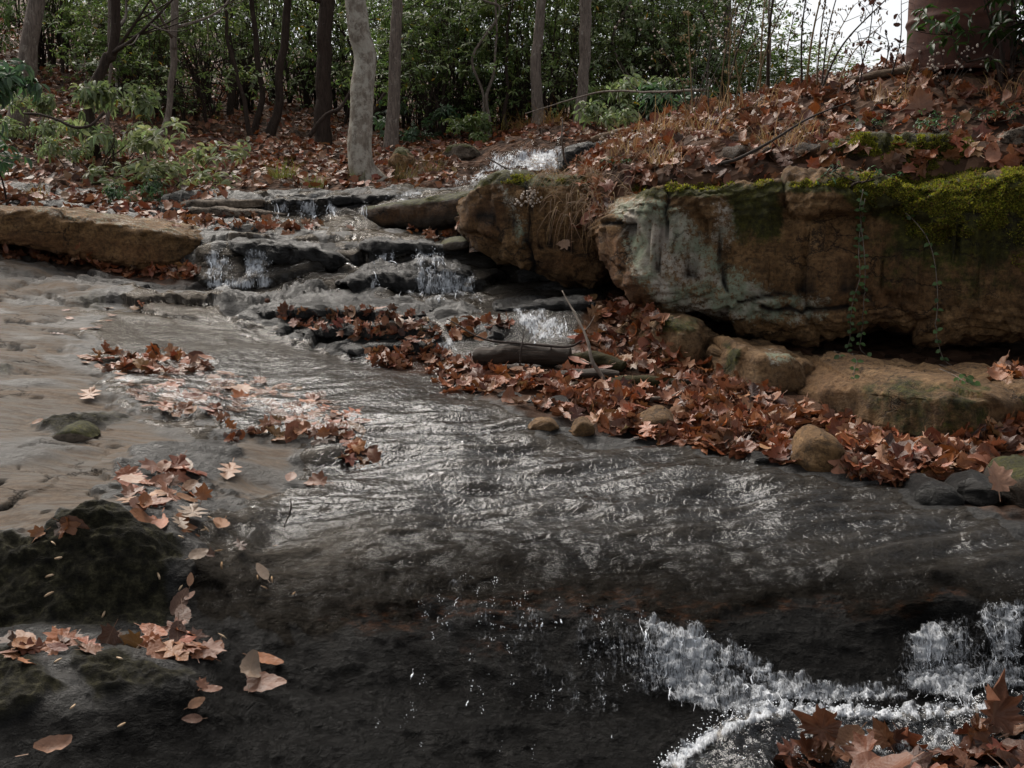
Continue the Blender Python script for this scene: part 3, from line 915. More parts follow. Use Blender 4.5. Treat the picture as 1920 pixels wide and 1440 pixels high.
rock("ledge", "lower thin tan ledge under the upper one by the cascade", [(345, 397), (370, 391), (440, 391), (500, 395), (545, 402)], [(345, 400), (400, 406), (470, 409), (545, 408)], 8.5, .7, M['grey'], e=.28, amp=.02, freq=4, ring=40, step=5)
rock("rock", "black wet rock with water running over it below the pointed ledge", [(622, 525), (660, 505), (720, 495), (800, 490), (870, 492), (905, 510)], [(622, 535), (680, 552), (760, 562), (850, 566), (905, 560)], 6.0, .6, M['wet'], e=.7, amp=.035, freq=3, ring=60, step=4)
rock("ledge", "dark wet ledge beside the upper waterfall", [(1052, 283), (1080, 272), (1130, 264), (1190, 268), (1240, 280)], [(1052, 322), (1100, 326), (1180, 326), (1240, 320)], 11.2, 1.2, M['wet'], e=.5, amp=.05, freq=2, ring=48, step=5, strata=.06)
rock("rock", "square ochre block leftmost under the big boulder", [(1150, 610), (1180, 590), (1230, 584), (1300, 590), (1335, 610)], [(1150, 640), (1200, 668), (1260, 690), (1312, 690), (1335, 670)], 'auto', .7, M['ochre'], e=.26, amp=.03, freq=3, ring=64, step=3,
     masks=dict(moss=[([(1225, 585), (1310, 590), (1310, 630), (1240, 625)], 12, .4)]))
rock("rock", "ochre block with pale green lichen next to the long slab", [(1305, 655), (1320, 641), (1370, 634), (1440, 644), (1500, 656), (1530, 672)], [(1305, 672), (1330, 708), (1400, 727), (1460, 728), (1500, 715), (1530, 690)], 'auto', .7, M['ochre'], e=.26, amp=.03, freq=3, ring=64, step=3,
     masks=dict(lichen=[([(1430, 650), (1500, 655), (1480, 690), (1440, 690)], 12, .8)], moss=[([(1365, 650), (1395, 655), (1375, 700), (1355, 700)], 8, .6)]))
rock("slab", "long ochre slab under the big boulder, with vine tips on it", [(1455, 708), (1475, 690), (1520, 682), (1600, 680), (1700, 682), (1800, 688), (1870, 702), (1935, 728)], [(1455, 725), (1480, 752), (1560, 775), (1640, 805), (1700, 828), (1780, 832), (1860, 800), (1935, 760)], 'auto', .95, M['ochre'], e=.22, amp=.028, freq=2.6, ring=90, step=4, taper=.15,
     masks=dict(moss=[([(1600, 720), (1700, 712), (1860, 720), (1850, 830), (1700, 830), (1640, 780)], 20, .38)], rust=[([(1470, 680), (1640, 690), (1560, 760), (1470, 740)], 20, .5)]))
rock("slab", "grey brown slab running out of frame right of the ochre slab", [(1780, 720), (1830, 706), (1900, 700), (2100, 700), (2250, 730)], [(1780, 770), (1850, 800), (1950, 820), (2100, 820), (2250, 790)], 'auto', .8, M['ochre'], e=.26, amp=.03, freq=2.5, ring=64, step=5, masks=dict(moss=[([(1780, 740), (1990, 740), (1990, 830), (1780, 830)], 20, .5)]))
rock("rock", "mossy step of rock set into the leafy bank above the boulder", [(1320, 300), (1350, 280), (1420, 272), (1540, 262), (1600, 256), (1700, 252), (1800, 262), (1850, 290)], [(1320, 325), (1400, 335), (1540, 345), (1700, 345), (1850, 340)], [(1320, 5.25), (1850, 4.98)], .8, M['darkledge'], e=.5, amp=.04, freq=2.5, ring=70, step=4,
     masks=dict(moss=[([(1530, 250), (1850, 250), (1850, 305), (1640, 300), (1540, 272)], 12, 1.0)], rust=[([(1320, 290), (1560, 280), (1600, 320), (1320, 320)], 20, .6)]))
for lab, t, b, th, mt in [
    ("wide dark ledge the left cascade spills around, with a shadowed lip", [(425, 447), (520, 453), (600, 460), (648, 476), (664, 492)], [(425, 468), (520, 488), (600, 504), (640, 511), (664, 502)], .6, 'wet'),
    ("thin wet lip of rock where the lively cascade starts", [(640, 456), (720, 449), (800, 453), (885, 466)], [(640, 468), (720, 472), (800, 470), (885, 478)], .5, 'wet'),
    ("lowest stepped ledge between the cascades, above the small pool", [(636, 640), (720, 631), (800, 629), (834, 645)], [(636, 664), (720, 668), (800, 668), (834, 664)], .45, 'wet'),
    ("middle stepped ledge between the cascades under scattered leaves", [(545, 610), (650, 598), (760, 596), (836, 610)], [(545, 626), (650, 631), (760, 629), (836, 628)], .5, 'wet'),
    ("upper stepped ledge between the cascades by the grey slab", [(470, 578), (580, 566), (700, 572), (800, 580)], [(470, 592), (580, 592), (700, 598), (800, 598)], .5, 'wet'),
    ("long thin wet ledge the small white cascade drops from", [(498, 374), (600, 371), (680, 368), (748, 362)], [(498, 384), (600, 385), (680, 382), (748, 374)], .6, 'wet'),
    ("broken dark ledge behind the low glittering cascade", [(930, 568), (1000, 560), (1090, 556), (1120, 566)], [(930, 585), (1000, 584), (1090, 580), (1120, 582)], .5, 'wet'),
]:
    rock("ledge", lab, t, b, 'auto', th, M[mt], e=.3, amp=.022, freq=3.2, ring=56, step=4, taper=.25)
STONE0 = len(SOLIDS)
SM = [
    ("brown stone resting among leaves at the water edge", [(1198, 800), (1212, 778), (1245, 768), (1265, 778), (1274, 800)], [(1198, 812), (1220, 824), (1250, 826), (1274, 818)], 3.36, .16, 'boulder', .6, .018),
    ("wedge shaped brown stone standing in the leaf drift by the water", [(1496, 850), (1505, 815), (1530, 803), (1560, 815), (1585, 850), (1602, 875)], [(1496, 875), (1520, 882), (1560, 886), (1602, 882)], 3.0, .17, 'boulder', .55, .016),
    ("small orange tan stone at the tip of the leaf drift", [(993, 800), (1005, 788), (1030, 782), (1047, 796)], [(993, 806), (1010, 812), (1030, 812), (1047, 808)], 3.55, .10, 'ochre', .7, .012),
    ("small dark stone among leaves beside the orange tan stone", [(1068, 805), (1085, 784), (1105, 782), (1114, 800)], [(1068, 815), (1085, 822), (1114, 818)], 3.5, .1, 'boulder', .6, .014),
    ("round dark pebble at the water edge left of the wedge stone", [(1403, 858), (1415, 845), (1435, 842), (1450, 858)], [(1403, 868), (1425, 874), (1450, 870)], 3.12, .1, 'wet', .8, .01),
    ("black wet angular stone in the water at right", [(1718, 915), (1735, 895), (1770, 898), (1800, 930)], [(1718, 935), (1750, 948), (1800, 948)], 2.66, .15, 'wet', .5, .02),
    ("black wet stone under a large leaf at the right edge", [(1790, 910), (1810, 892), (1850, 890), (1880, 915)], [(1790, 940), (1830, 955), (1880, 950)], 2.62, .15, 'wet', .55, .02),
    ("dark mossy stone cut by the right edge above the water", [(1885, 890), (1910, 872), (1960, 870), (2010, 890)], [(1885, 945), (1930, 968), (2010, 960)], 2.6, .22, 'darkledge', .6, .02),
    ("low black wedge of rock at the left of the drift", [(930, 738), (950, 732), (975, 738), (985, 750)], [(930, 742), (955, 752), (985, 756)], 3.95, .12, 'wet', .7, .01),
    ("black stone in the leaves right of the wedge rock", [(985, 748), (1005, 737), (1018, 748)], [(985, 756), (1005, 762), (1018, 758)], 3.9, .1, 'wet', .7, .01),
    ("flat grey stone in the leaves under the grey stick", [(1022, 756), (1040, 746), (1060, 744), (1070, 756)], [(1022, 762), (1045, 766), (1070, 764)], 3.86, .12, 'wet', .7, .01),
    ("pale grey stone half buried on the leafy bank at right edge", [(1878, 262), (1890, 240), (1915, 235), (1945, 250)], [(1878, 270), (1905, 280), (1945, 278)], 5.0, .14, 'grey', .6, .02),
    ("small mossy stone sunk in the tan slab", [(94, 815), (112, 800), (140, 795), (160, 805), (172, 818)], [(94, 822), (130, 830), (172, 826)], 3.05, .12, 'grey', .7, .012),
    ("pale mossy stone on the far bank left of the upper waterfall", [(828, 285), (850, 272), (880, 270), (895, 284)], [(828, 296), (860, 302), (895, 298)], 12.7, .5, 'grey', .6, .04),
    ("dark triangular stone in shadow between the boulders", [(1070, 570), (1090, 553), (1112, 572)], [(1070, 578), (1090, 582), (1112, 580)], 4.95, .15, 'wet', .7, .015),
    ("flat stone with a yellow moss edge above the right cascade", [(815, 462), (840, 450), (885, 445), (895, 455)], [(815, 468), (850, 472), (895, 466)], 6.6, .35, 'darkledge', .6, .015),
    ("mossy stones piled against the foot of the pale curved tree", [(728, 300), (745, 280), (765, 285), (775, 305)], [(728, 318), (750, 324), (775, 320)], 11.6, .5, 'boulder', .6, .04),
    ("small flat pebble lying on the ochre slab in the gap", [(1525, 660), (1540, 653), (1560, 655), (1562, 660)], [(1525, 663), (1545, 666), (1562, 664)], 4.5, .08, 'darkledge', .7, .006),
    ("rounded dark rock at the foot of the low cascade among leaves", [(905, 625), (925, 608), (945, 612), (955, 630)], [(905, 640), (930, 646), (955, 640)], 4.85, .2, 'wet', .7, .02),
]
for lab, t, b, D, th, mt, e, am in SM:
    msk = dict(moss=[('top', 1, .6)]) if 'moss' in lab else None
    rock("stone", lab, t, b, "auto", th, M[mt], e=e * .72, amp=am * 1.15, freq=max(.28 / th, 1.7), ring=40, step=4, minst=22, masks=msk, taper=.7)

# BVH of everything solid, for resting things on it
bvV, bvF, nb_, OFFS = [], [], 0, []
for (a, f) in SOLIDS:
    bvV.append(a)
    bvF.append(f + nb_)
    OFFS.append(sum(len(q) for q in bvF))
    nb_ += len(a)
bvV = np.vstack(bvV)
bvF = np.vstack(bvF)
BVH = BVHTree.FromPolygons([tuple(x) for x in bvV.tolist()], [tuple(x) for x in bvF.tolist()])
CAMV = Vector(CAM)


def hit(u, v, bare=False):
    d = Vector(pt(u, v, 5.0) - CAM).normalized()
    loc, n, i, dist = BVH.ray_cast(CAMV, d)
    if loc is None or (bare and int(np.searchsorted(OFFS, i, 'right')) >= STONE0):
        return None, None
    n = np.array(n)
    if n @ (np.array(loc) - CAM) > 0:
        n = -n
    return np.array(loc), n


def drop(x, y, z=6.0):
    loc, n, i, dist = BVH.ray_cast(Vector((x, y, z)), Vector((0, 0, -1)))
    if loc is None:
        return None, None
    n = np.array(n)
    return np.array(loc), n if n[2] > 0 else -n


# ------------------------------------------------------------------ leaves
def outline(kind, n):
    if kind == 'maple':
        th = np.linspace(-np.pi / 2, 1.5 * np.pi, n, endpoint=False) + .001
        r = np.full(n, .20)
        for a, L, w in ((90, .56, 15), (48, .50, 13), (132, .50, 13), (2, .42, 13), (178, .42, 13), (70, .38, 8), (110, .38, 8), (25, .34, 8), (155, .34, 8), (-40, .28, 14), (220, .28, 14)):
            d = np.degrees(np.angle(np.exp(1j * (th - R(a)))))
            r = np.maximum(r, .20 + (L - .20) * np.maximum(0, 1 - np.abs(d) / (w * 1.6)))
        return np.stack([r * np.cos(th), r * np.sin(th)], -1)
    h = n // 2
    t = (np.arange(h) + .5) / h
    if kind == 'oak':
        w = .24 * np.sin(np.pi * t ** .85) ** .6 * (1 + .5 * np.cos(2 * np.pi * 3.5 * t + .5))
    elif kind == 'beech':
        w = .24 * np.sin(np.pi * t ** .85) ** .85 * (1 + .05 * np.cos(np.arange(h) * np.pi))
    else:
        w = .12 * np.sin(np.pi * t) ** .8
    right = np.stack([w, t - .5], -1)
    left = np.stack([-w[::-1], t[::-1] - .5], -1)
    return np.vstack([right, left])


def leaf_template(kind, n, bx, by, fold, crink, stem=True, seed=0):
    r_ = np.random.default_rng(seed)
    o = outline(kind, n)
    n = len(o)
    P2 = np.vstack([[[0, 0]], o * .52, o])
    k = np.arange(n)
    k2 = (k + 1) % n
    T = np.stack([0 * k, 1 + k, 1 + k2], -1)
    Q = np.stack([1 + k, 1 + n + k, 1 + n + k2, 1 + k2], -1)
    x, y = P2[:, 0].copy(), P2[:, 1].copy()
    z = fold * np.abs(x) + crink * r_.normal(size=len(x)) * np.hypot(x, y) * .6
    z += crink * np.sin(x * 16 + r_.uniform(0, 6)) * np.abs(y + .1) * .5
    X, Y, Z = x.copy(), y.copy(), z
    if abs(by) > 1e-3:
        rr = 1 / by
        Y, Z = (rr - z) * np.sin(y / rr), rr - (rr - z) * np.cos(y / rr)
    if abs(bx) > 1e-3:
        rr = 1 / bx
        ang = X / rr
        X, Z = (rr - Z) * np.sin(ang), rr - (rr - Z) * np.cos(ang)
    P = np.stack([X, Y, Z], -1)
    lp = np.stack([x, y, 0 * x], -1)
    if stem:
        b = len(P)
        y0 = -.46 if kind != 'maple' else -.2
        s = np.array([[-.011, y0, 0], [.011, y0, 0], [.012, y0 - .22, .03], [-.006, y0 - .24, .03]])
        P = np.vstack([P, s])
        lp = np.vstack([lp, [[0, y0, 0]] * 4])
        Q = np.vstack([Q, [[b, b + 1, b + 2, b + 3]]])
    return P, Q, T, lp


NEAR = []
KIN = []
for i in range(18):
    kd = ('maple', 'oak', 'beech')[i % 3]
    NEAR.append(leaf_template(kd, {'maple': 36, 'oak': 32, 'beech': 20}[kd], rng.uniform(-2.2, 3.2), rng.uniform(-1.2, 2.4), rng.uniform(.0, .45), rng.uniform(.05, .2), True, i))
    KIN.append(kd)
FLAT = []
for i in range(9):
    kd = ('maple', 'oak', 'beech')[i % 3]
    FLAT.append(leaf_template(kd, {'maple': 36, 'oak': 32, 'beech': 24}[kd], rng.uniform(-.3, .7), rng.uniform(-.3, .5), rng.uniform(0, .1), .05, True, i + 50))
FAR = [leaf_template(('oak', 'beech', 'maple')[i % 3], 10, rng.uniform(-2, 3), rng.uniform(-1.5, 2), rng.uniform(0, .4), .15, False, i + 90) for i in range(12)]


def frames(N, spin):
    """matrix per normal with a spin about it: columns x, y, n"""
    N = N / np.linalg.norm(N, axis=1)[:, None]
    h = np.where(np.abs(N[:, 2:3]) > .9, np.array([[1., 0, 0]]), np.array([[0., 0, 1]]))
    A = np.cross(h, N)
    A /= np.linalg.norm(A, axis=1)[:, None]
    B = np.cross(N, A)
    c, s = np.cos(spin)[:, None], np.sin(spin)[:, None]
    return np.stack([A * c + B * s, -A * s + B * c, N], -1)


def instance(mb, templates, idx, Rm, T, S, tint):
    for k in np.unique(idx):
        sel = np.where(idx == k)[0]
        P, Q, Tr, lp = templates[k]
        W = np.einsum('nij,pj->npi', Rm[sel], P) * S[sel][:, None, None] + T[sel][:, None]
        m = len(P)
        o = (np.arange(len(sel)) * m)[:, None, None]
        mb.add(W.reshape(-1, 3), (Q[None] + o).reshape(-1, Q.shape[1]) if len(Q) else None, (Tr[None] + o).reshape(-1, 3) if len(Tr) else None,
               tint=np.repeat(tint[sel], m, 0), lp=np.tile(lp, (len(sel), 1)))


PAL = np.array([(.20, .095, .056), (.25, .132, .075), (.32, .195, .125), (.15, .062, .034), (.24, .092, .036), (.095, .045, .028), (.055, .028, .019), (.26, .14, .09), (.20, .145, .105), (.30, .12, .04)])
PALN = ["russet", "pinkish tan", "pale tan", "dark russet", "orange brown", "dark brown", "blackish brown", "light brown", "greyish tan", "orange"]


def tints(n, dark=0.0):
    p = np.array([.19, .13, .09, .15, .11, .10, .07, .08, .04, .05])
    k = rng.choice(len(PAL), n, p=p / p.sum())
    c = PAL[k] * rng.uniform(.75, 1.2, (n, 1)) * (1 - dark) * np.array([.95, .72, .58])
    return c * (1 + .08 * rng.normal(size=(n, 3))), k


def jitter_n(N, a):
    q = N + rng.normal(size=N.shape) * a
    return q / np.linalg.norm(q, axis=1)[:, None]


def surf_sample(Vs, Fs, n, weight=None):
    a = Vs[Fs]
    nr = np.cross(a[:, 1] - a[:, 0], a[:, 2] - a[:, 0]) + np.cross(a[:, 2] - a[:, 0], a[:, 3] - a[:, 0])
    ar = np.linalg.norm(nr, axis=1) + 1e-12
    w = ar * (1 if weight is None else weight)
    i = rng.choice(len(Fs), n, p=w / w.sum())
    s, t = rng.random((2, n, 1))
    q = a[i]
    P = (q[:, 0] * (1 - s) + q[:, 1] * s) * (1 - t) + (q[:, 3] * (1 - s) + q[:, 2] * s) * t
    N = nr[i] / ar[i][:, None]
    N[N[:, 2] < 0] *= -1
    return P, N


litter = MB()
# hillside and far bank litter
fc = V[GF].mean(1)
fu, fv = proj(fc)
wl = water[GF[:, 0]]
ok = (fc[:, 1] > 9.0) & (fc[:, 1] < 26) & (fu > -650) & (fu < 2000) & (wl < .2) & ~((fu > 430) & (fu < 900) & (fv > 355) & (fc[:, 1] < 11)) & ~((fu > 860) & (fu < 1250) & (fv > 268) & (fc[:, 1] < 13))
ok |= (fc[:, 1] > 7.6) & (fc[:, 1] <= 9.0) & (fu < 350)
w = ok * np.minimum(1, (12 / np.maximum(fc[:, 1], 5)) ** 1.6)
n = 26000
P, N = surf_sample(V, GF, n, w)
tc, _ = tints(n, .02)
instance(litter, FAR, rng.integers(0, len(FAR), n), frames(jitter_n(N, .45), rng.uniform(0, 6.28, n)), P + N * rng.uniform(.005, .05, (n, 1)), rng.uniform(.09, .17, n), tc)

# near leaves: gathered here, the ones that show largest become things of their own
HERO = leaf_template('maple', 44, 1.9, 1.7, .45, .30, True, 777)
NEAR.append(HERO)
KIN.append('maple')
CAND = []      # (P, N, size, template set, idx, tint, palette idx, region)


def cand(P, N, S, tset, idx, tc, pk, reg, spin=None):
    spin = rng.uniform(0, 6.28, len(P)) if spin is None else spin
    F3 = frames(N, spin)
    for i in range(len(P)):
        CAND.append((P[i], F3[i], S[i], tset, int(idx[i]), tc[i], int(pk[i]), reg))


def pix_region(poly, n, reg, tset, size, lift, tilt, dark=0.0, kinds=None):
    p = np.array(poly, float)
    lo, hi = p.min(0), p.max(0)
    Ps, Ns = [], []
    while len(Ps) < n:
        uv = lo + (hi - lo) * rng.random((400, 2))
        uv = uv[poly_sdf(poly, uv[:, 0], uv[:, 1]) > 0]
        for u, v in uv:
            h, nn = hit(u, v, True)
            if h is not None and len(Ps) < n:
                Ps.append(h)
                Ns.append(nn)
    Ps, Ns = np.array(Ps), np.array(Ns)
    S = rng.uniform(size[0], size[1], n) * .86
    Nj = jitter_n(Ns, tilt)
    Nj[Nj[:, 2] < 0] *= -1
    off = rng.random((n, 1)) ** 1.5 * lift + .004
    tc, pk = tints(n, dark)
    T = {'near': NEAR[:18], 'flat': FLAT}[tset]
    idx = rng.integers(0, len(T), n)
    if kinds:
        al = [i for i in range(len(T)) if ('maple', 'oak', 'beech')[i % 3] in kinds]
        idx = rng.choice(al, n)
    cand(Ps + np.array([0, 0, 1.]) * off, Nj, S, tset, idx, tc, pk, reg)


DR1 = [(690, 672), (760, 655), (850, 668), (930, 690), (1060, 700), (1160, 720), (1340, 740), (1460, 760), (1500, 800), (1380, 855), (1200, 822), (1090, 800), (1010, 770), (900, 740), (830, 735), (800, 700), (700, 690)]
DR2 = [(1340, 760), (1500, 770), (1600, 800), (1720, 840), (1900, 800), (2000, 800), (2050, 980), (1900, 950), (1740, 930), (1600, 890), (1480, 870), (1350, 850)]
DR3 = [(1090, 560), (1160, 555), (1240, 580), (1240, 640), (1300, 690), (1460, 740), (1460, 770), (1330, 745), (1180, 710), (1060, 690), (1080, 640), (1130, 620), (1095, 590)]
pix_region(DR1, 640, "drift below the logs", 'near', (.08, .15), .03, .5)
pix_region(DR2, 640, "drift around the wedge stone", 'near', (.08, .15), .03, .5)
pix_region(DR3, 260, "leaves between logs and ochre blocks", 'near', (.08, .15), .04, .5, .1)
pix_region([(1960, 770), (2650, 770), (2650, 1120), (2050, 1010), (1960, 960)], 420, "drift around the wedge stone", 'near', (.08, .15), .03, .5)
pix_region([(1860, 690), (2000, 680), (2000, 720), (1850, 715)], 40, "leaves on the slab at right", 'near', (.08, .14), .03, .4)
# bank
bf = BV[BF].mean(1)
bu, bv_ = proj(bf)
okb = (bf[:, 1] > 4.95) & (bf[:, 1] < 9) & (bu > 1080) & (bu < 2400)
n = 3600
P, N = surf_sample(BV, BF, n, okb * np.minimum(1, (5.5 / bf[:, 1]) ** 2))
tc, pk = tints(n, .05)
cand(P + N * rng.uniform(.004, .05, (n, 1)), jitter_n(N, .6), rng.uniform(.07, .15, n), 'near', rng.integers(0, 18, n), tc, pk, "leafy bank above the boulders")
# left gap below the tan ledge, the strip of litter, hump, terrace
pix_region([(-200, 462), (60, 466), (220, 492), (300, 505), (372, 505), (372, 525), (250, 522), (60, 486), (-200, 486)], 330, "leaves under the long tan ledge", 'near', (.09, .15), .05, .5)
pix_region([(180, 670), (260, 668), (390, 672), (400, 695), (330, 708), (200, 700)], 60, "leaf cluster below the tan ledge", 'near', (.09, .14), .035, .45)
pix_region([(100, 655), (240, 680), (440, 700), (600, 740), (700, 790), (640, 820), (480, 790), (260, 760), (200, 700)], 190, "flat wet leaves beside the tan slab", 'flat', (.06, .13), .004, .08, .1)
pix_region([(400, 790), (470, 780), (560, 805), (690, 830), (720, 880), (640, 870), (600, 830), (420, 830)], 34, "leaves around the seed balls", 'near', (.07, .12), .02, .35)
pix_region([(215, 890), (290, 860), (370, 870), (400, 960), (350, 1000), (230, 970)], 26, "leaf cluster beside the mossy step", 'flat', (.08, .13), .01, .12)
pix_region([(490, 575), (640, 585), (740, 575), (820, 600), (830, 650), (700, 640), (560, 620)], 130, "leaves on the rock between cascades", 'near', (.06, .12), .012, .25, .1)
pix_region([(830, 615), (900, 600), (960, 600), (930, 640), (850, 640)], 36, "leaf cluster under the low cascade", 'near', (.08, .13), .03, .5)
pix_region([(300, 402), (480, 405), (560, 425), (430, 435), (330, 425)], 70, "leaves behind the long tan ledge", 'near', (.08, .14), .03, .4)
pix_region([(470, 415), (600, 418), (590, 440), (480, 440)], 22, "leaves below the small cascade", 'near', (.1, .16), .04, .5)
pix_region([(0, 1200), (150, 1195), (330, 1180), (400, 1200), (420, 1240), (200, 1225), (0, 1250)], 40, "leaves under the mossy step", 'flat', (.05, .10), .006, .15)
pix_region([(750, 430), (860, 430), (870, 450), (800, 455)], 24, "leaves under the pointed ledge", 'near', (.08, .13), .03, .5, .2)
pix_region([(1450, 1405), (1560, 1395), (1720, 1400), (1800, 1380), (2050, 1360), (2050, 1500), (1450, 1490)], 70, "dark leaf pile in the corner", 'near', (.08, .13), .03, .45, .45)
pix_region([(60, 1000), (140, 985), (140, 1000), (70, 1012)], 5, "leaves at the mossy step lip", 'near', (.06, .09), .01, .3)
pix_region([(60, 590), (300, 560), (300, 580), (100, 640)], 14, "leaves on the upper tan slab", 'flat', (.05, .1), .003, .1)

# hand placed leaves, each seen on its own in the photograph: u, v, length px, kind, spin deg, palette, curl set, label
HAND = [
    (490, 1292, 105, 'beech', 95, 3, 'flat', "large red brown toothed leaf lying on the dark wet rock"),
    (466, 1262, 80, 'beech', 50, 8, 'near', "rolled tan leaf overlapping the large red brown toothed leaf"),
    (498, 1248, 70, 'beech', 100, 4, 'flat', "orange leaf tip showing behind the rolled tan leaf"),
    (102, 1414, 95, 'beech', 5, 7, 'near', "curled pale brown leaf alone in the bottom left corner"),
    (358, 1358, 42, 'beech', 160, 5, 'flat', "small dark oval leaf below the pinkish one on wet rock"),
    (366, 1326, 40, 'beech', 10, 1, 'flat', "small pinkish leaf with a seed beside it on wet rock"),
    (396, 1304, 42, 'beech', 120, 3, 'flat', "small reddish leaf right of the lower mossy patch"),
    (374, 1294, 36, 'maple', 30, 3, 'flat', "torn small reddish leaf beside the oval reddish one"),
    (338, 1135, 62, 'beech', 60, 5, 'flat', "broad wet brown leaf at the right end of the mossy step"),
    (344, 1165, 62, 'beech', 20, 5, 'flat', "second broad wet leaf under the first at the mossy step"),
    (357, 1127, 28, 'beech', 150, 3, 'flat', "tiny oval leaf right above the broad wet leaves"),
    (355, 1093, 28, 'beech', 70, 1, 'flat', "tiny pale leaf above the broad wet leaves"),
    (490, 1080, 44, 'beech', 100, 8, 'flat', "single greyish veined leaf with a long stalk on wet rock"),
    (412, 992, 66, 'beech', 5, 1, 'flat', "pale ribbed leaf lying flat, tip to the right"),
    (360, 972, 85, 'oak', 15, 8, 'flat', "greyish lobed oak leaf left of the pale ribbed leaf"),
    (335, 990, 50, 'oak', 40, 8, 'flat', "small greyish oak leaf below the larger oak leaf"),
    (270, 958, 62, 'beech', 25, 4, 'near', "curled orange ribbed leaf beside the mossy step"),
    (245, 938, 66, 'maple', 160, 3, 'near', "dark red curled leaf left of the curled orange leaf"),
    (386, 938, 46, 'maple', 80, 4, 'near', "upright orange brown leaf folded like a hood"),
    (430, 890, 66, 'oak', 5, 1, 'flat', "pinkish oak leaf spread at the tan patch edge"),
    (345, 880, 66, 'beech', 35, 8, 'flat', "long narrow greyish leaf pointing up right"),
    (308, 880, 46, 'beech', 50, 7, 'near', "light brown leaf folded lengthwise near the tan slab"),
    (240, 908, 70, 'maple', 100, 1, 'flat', "pale pinkish leaf at the wet edge of the tan slab"),
    (168, 747, 60, 'oak', 10, 1, 'flat', "lone pinkish oak leaf on the tan slab"),
    (75, 797, 28, 'beech', 30, 1, 'flat', "small tan leaf beside the mossy crack in the slab"),
    (705, 868, 48, 'maple', 120, 3, 'near', "brown rolled leaf standing in the sheet of water"),
    (668, 845, 40, 'maple', 20, 9, 'near', "yellow orange leaf tip behind the rolled leaf in the water"),
    (545, 905, 40, 'beech', 0, 3, 'near', "dark curled leaf at the edge of the tan patch"),
    (600, 912, 62, 'maple', 170, 3, 'near', "dark red leaf caught below the tan patch at water edge"),
    (610, 822, 34, 'maple', 90, 4, 'near', "small upright red leaf right of the seed balls"),
    (455, 733, 56, 'maple', 0, 1, 'flat', "pinkish broad leaf in the film above the seed balls"),
    (370, 1048, 50, 'beech', 5, 8, 'flat', "greyish leaf below the oak leaves on wet rock"),
    (392, 1050, 28, 'maple', 60, 5, 'near', "small dark folded leaf on the greyish leaf"),
    (450, 1032, 36, 'oak', 30, 6, 'near', "blackish curled leaf scrap on wet rock"),
    (1720, 222, 78, 'maple', 100, 0, 'near', "big russet star shaped leaf standing on the leafy bank"),
    (1548, 310, 60, 'maple', 120, 9, 'near', "orange star shaped leaf at the foot of the mossy step"),
    (1860, 920, 85, 'maple', 80, 7, 'near', "large orange tan star shaped leaf leaning on black stone"),
    (1846, 1362, 165, 'maple', 75, 3, 'near', "huge orange red leaf raised in the bottom right corner"),
    (1530, 1385, 150, 'maple', 150, 3, 'near', "dark red pointed leaf rising from the foreground pile"),
    (1062, 458, 34, 'maple', 190, 2, 'flat', "pale leaf hanging on the brown boulder below the grass"),
    (1340, 828, 80, 'beech', 0, 4, 'near', "orange leaf at the water edge left of the wedge stone"),
    (655, 430, 26, 'maple', 0, 0, 'flat', "small star leaf stuck on the grey rock by the cascade"),
]


def leaf_ob(P, F3, S, tset, idx, tc):
    T = {'near': NEAR, 'flat': FLAT}[tset][idx]
    Pm, Q, Tr, lp = T
    W = (Pm @ F3.T) * S + P
    ob = mk("fallen_leaf", W, [Q, Tr], M['leaf'], origin=P, attrs=dict(tint=np.repeat(tc[None], len(W), 0), lp=lp))
    return ob


for (u, v, L, kd, sp, pk, ts, lab) in HAND:
    h, nn = hit(u, v)
    if h is None:
        continue
    S = L / FPX * h[1] / .95
    nn = nn + np.array([0, -.25, .5])
    if 'raised' in lab or 'rising' in lab or 'standing' in lab or 'leaning' in lab or 'upright' in lab:
        nn = np.array([.1, -.9, .5])
        h = h + np.array([0, -.02, S * .16])
    F3 = frames(nn[None], np.array([R(sp - 90)]))[0]
    T = {'near': NEAR, 'flat': FLAT}[ts]
    al = [i for i in range(min(18, len(T))) if ('maple', 'oak', 'beech')[i % 3] == kd]
    idx = al[int(u) % len(al)]
    if L >= 150:
        idx = len(NEAR) - 1
    tag(leaf_ob(h + F3[:, 2] * .010 + np.array([0, 0, .006]), F3, S, ts, idx, PAL[pk] * rng.uniform(.9, 1.1)), lab, "leaf", "single fallen leaves on the wet rock and bank")

# choose the largest visible candidates
cu, cv = proj(np.array([c[0] for c in CAND]))
app = np.array([c[2] / c[0][1] for c in CAND])
inframe = (cu > 5) & (cu < 1915) & (cv > 5) & (cv < 1435)
order = np.argsort(-app * inframe)
vis = []
for i in order:
    if len(vis) >= 255 or not inframe[i]:
        break
    p = CAND[i][0] + np.array([0, 0, .01])
    d = Vector(p - CAM)
    loc, n_, _i, dist = BVH.ray_cast(CAMV, d.normalized())
    if loc is None or dist > d.length - .03:
        vis.append(i)
visset = set(vis)
KW = {'maple': 'star shaped', 'oak': 'lobed', 'beech': 'oval'}
for i in vis:
    P, F3, S, ts, idx, tc, pk, reg = CAND[i]
    kd = ('maple', 'oak', 'beech')[idx % 3]
    u = cu[i]
    lab = f"{PALN[pk]} {KW[kd]} dead leaf in the {reg}" if not reg.startswith(("leaves", "flat", "leafy")) else f"{PALN[pk]} {KW[kd]} dead leaf, one of the {reg}"
    if reg.startswith("leafy"):
        lab = f"{PALN[pk]} {KW[kd]} dead leaf on the {reg}"
    tag(leaf_ob(P, F3, S, ts, idx, tc), lab, "leaf", reg)
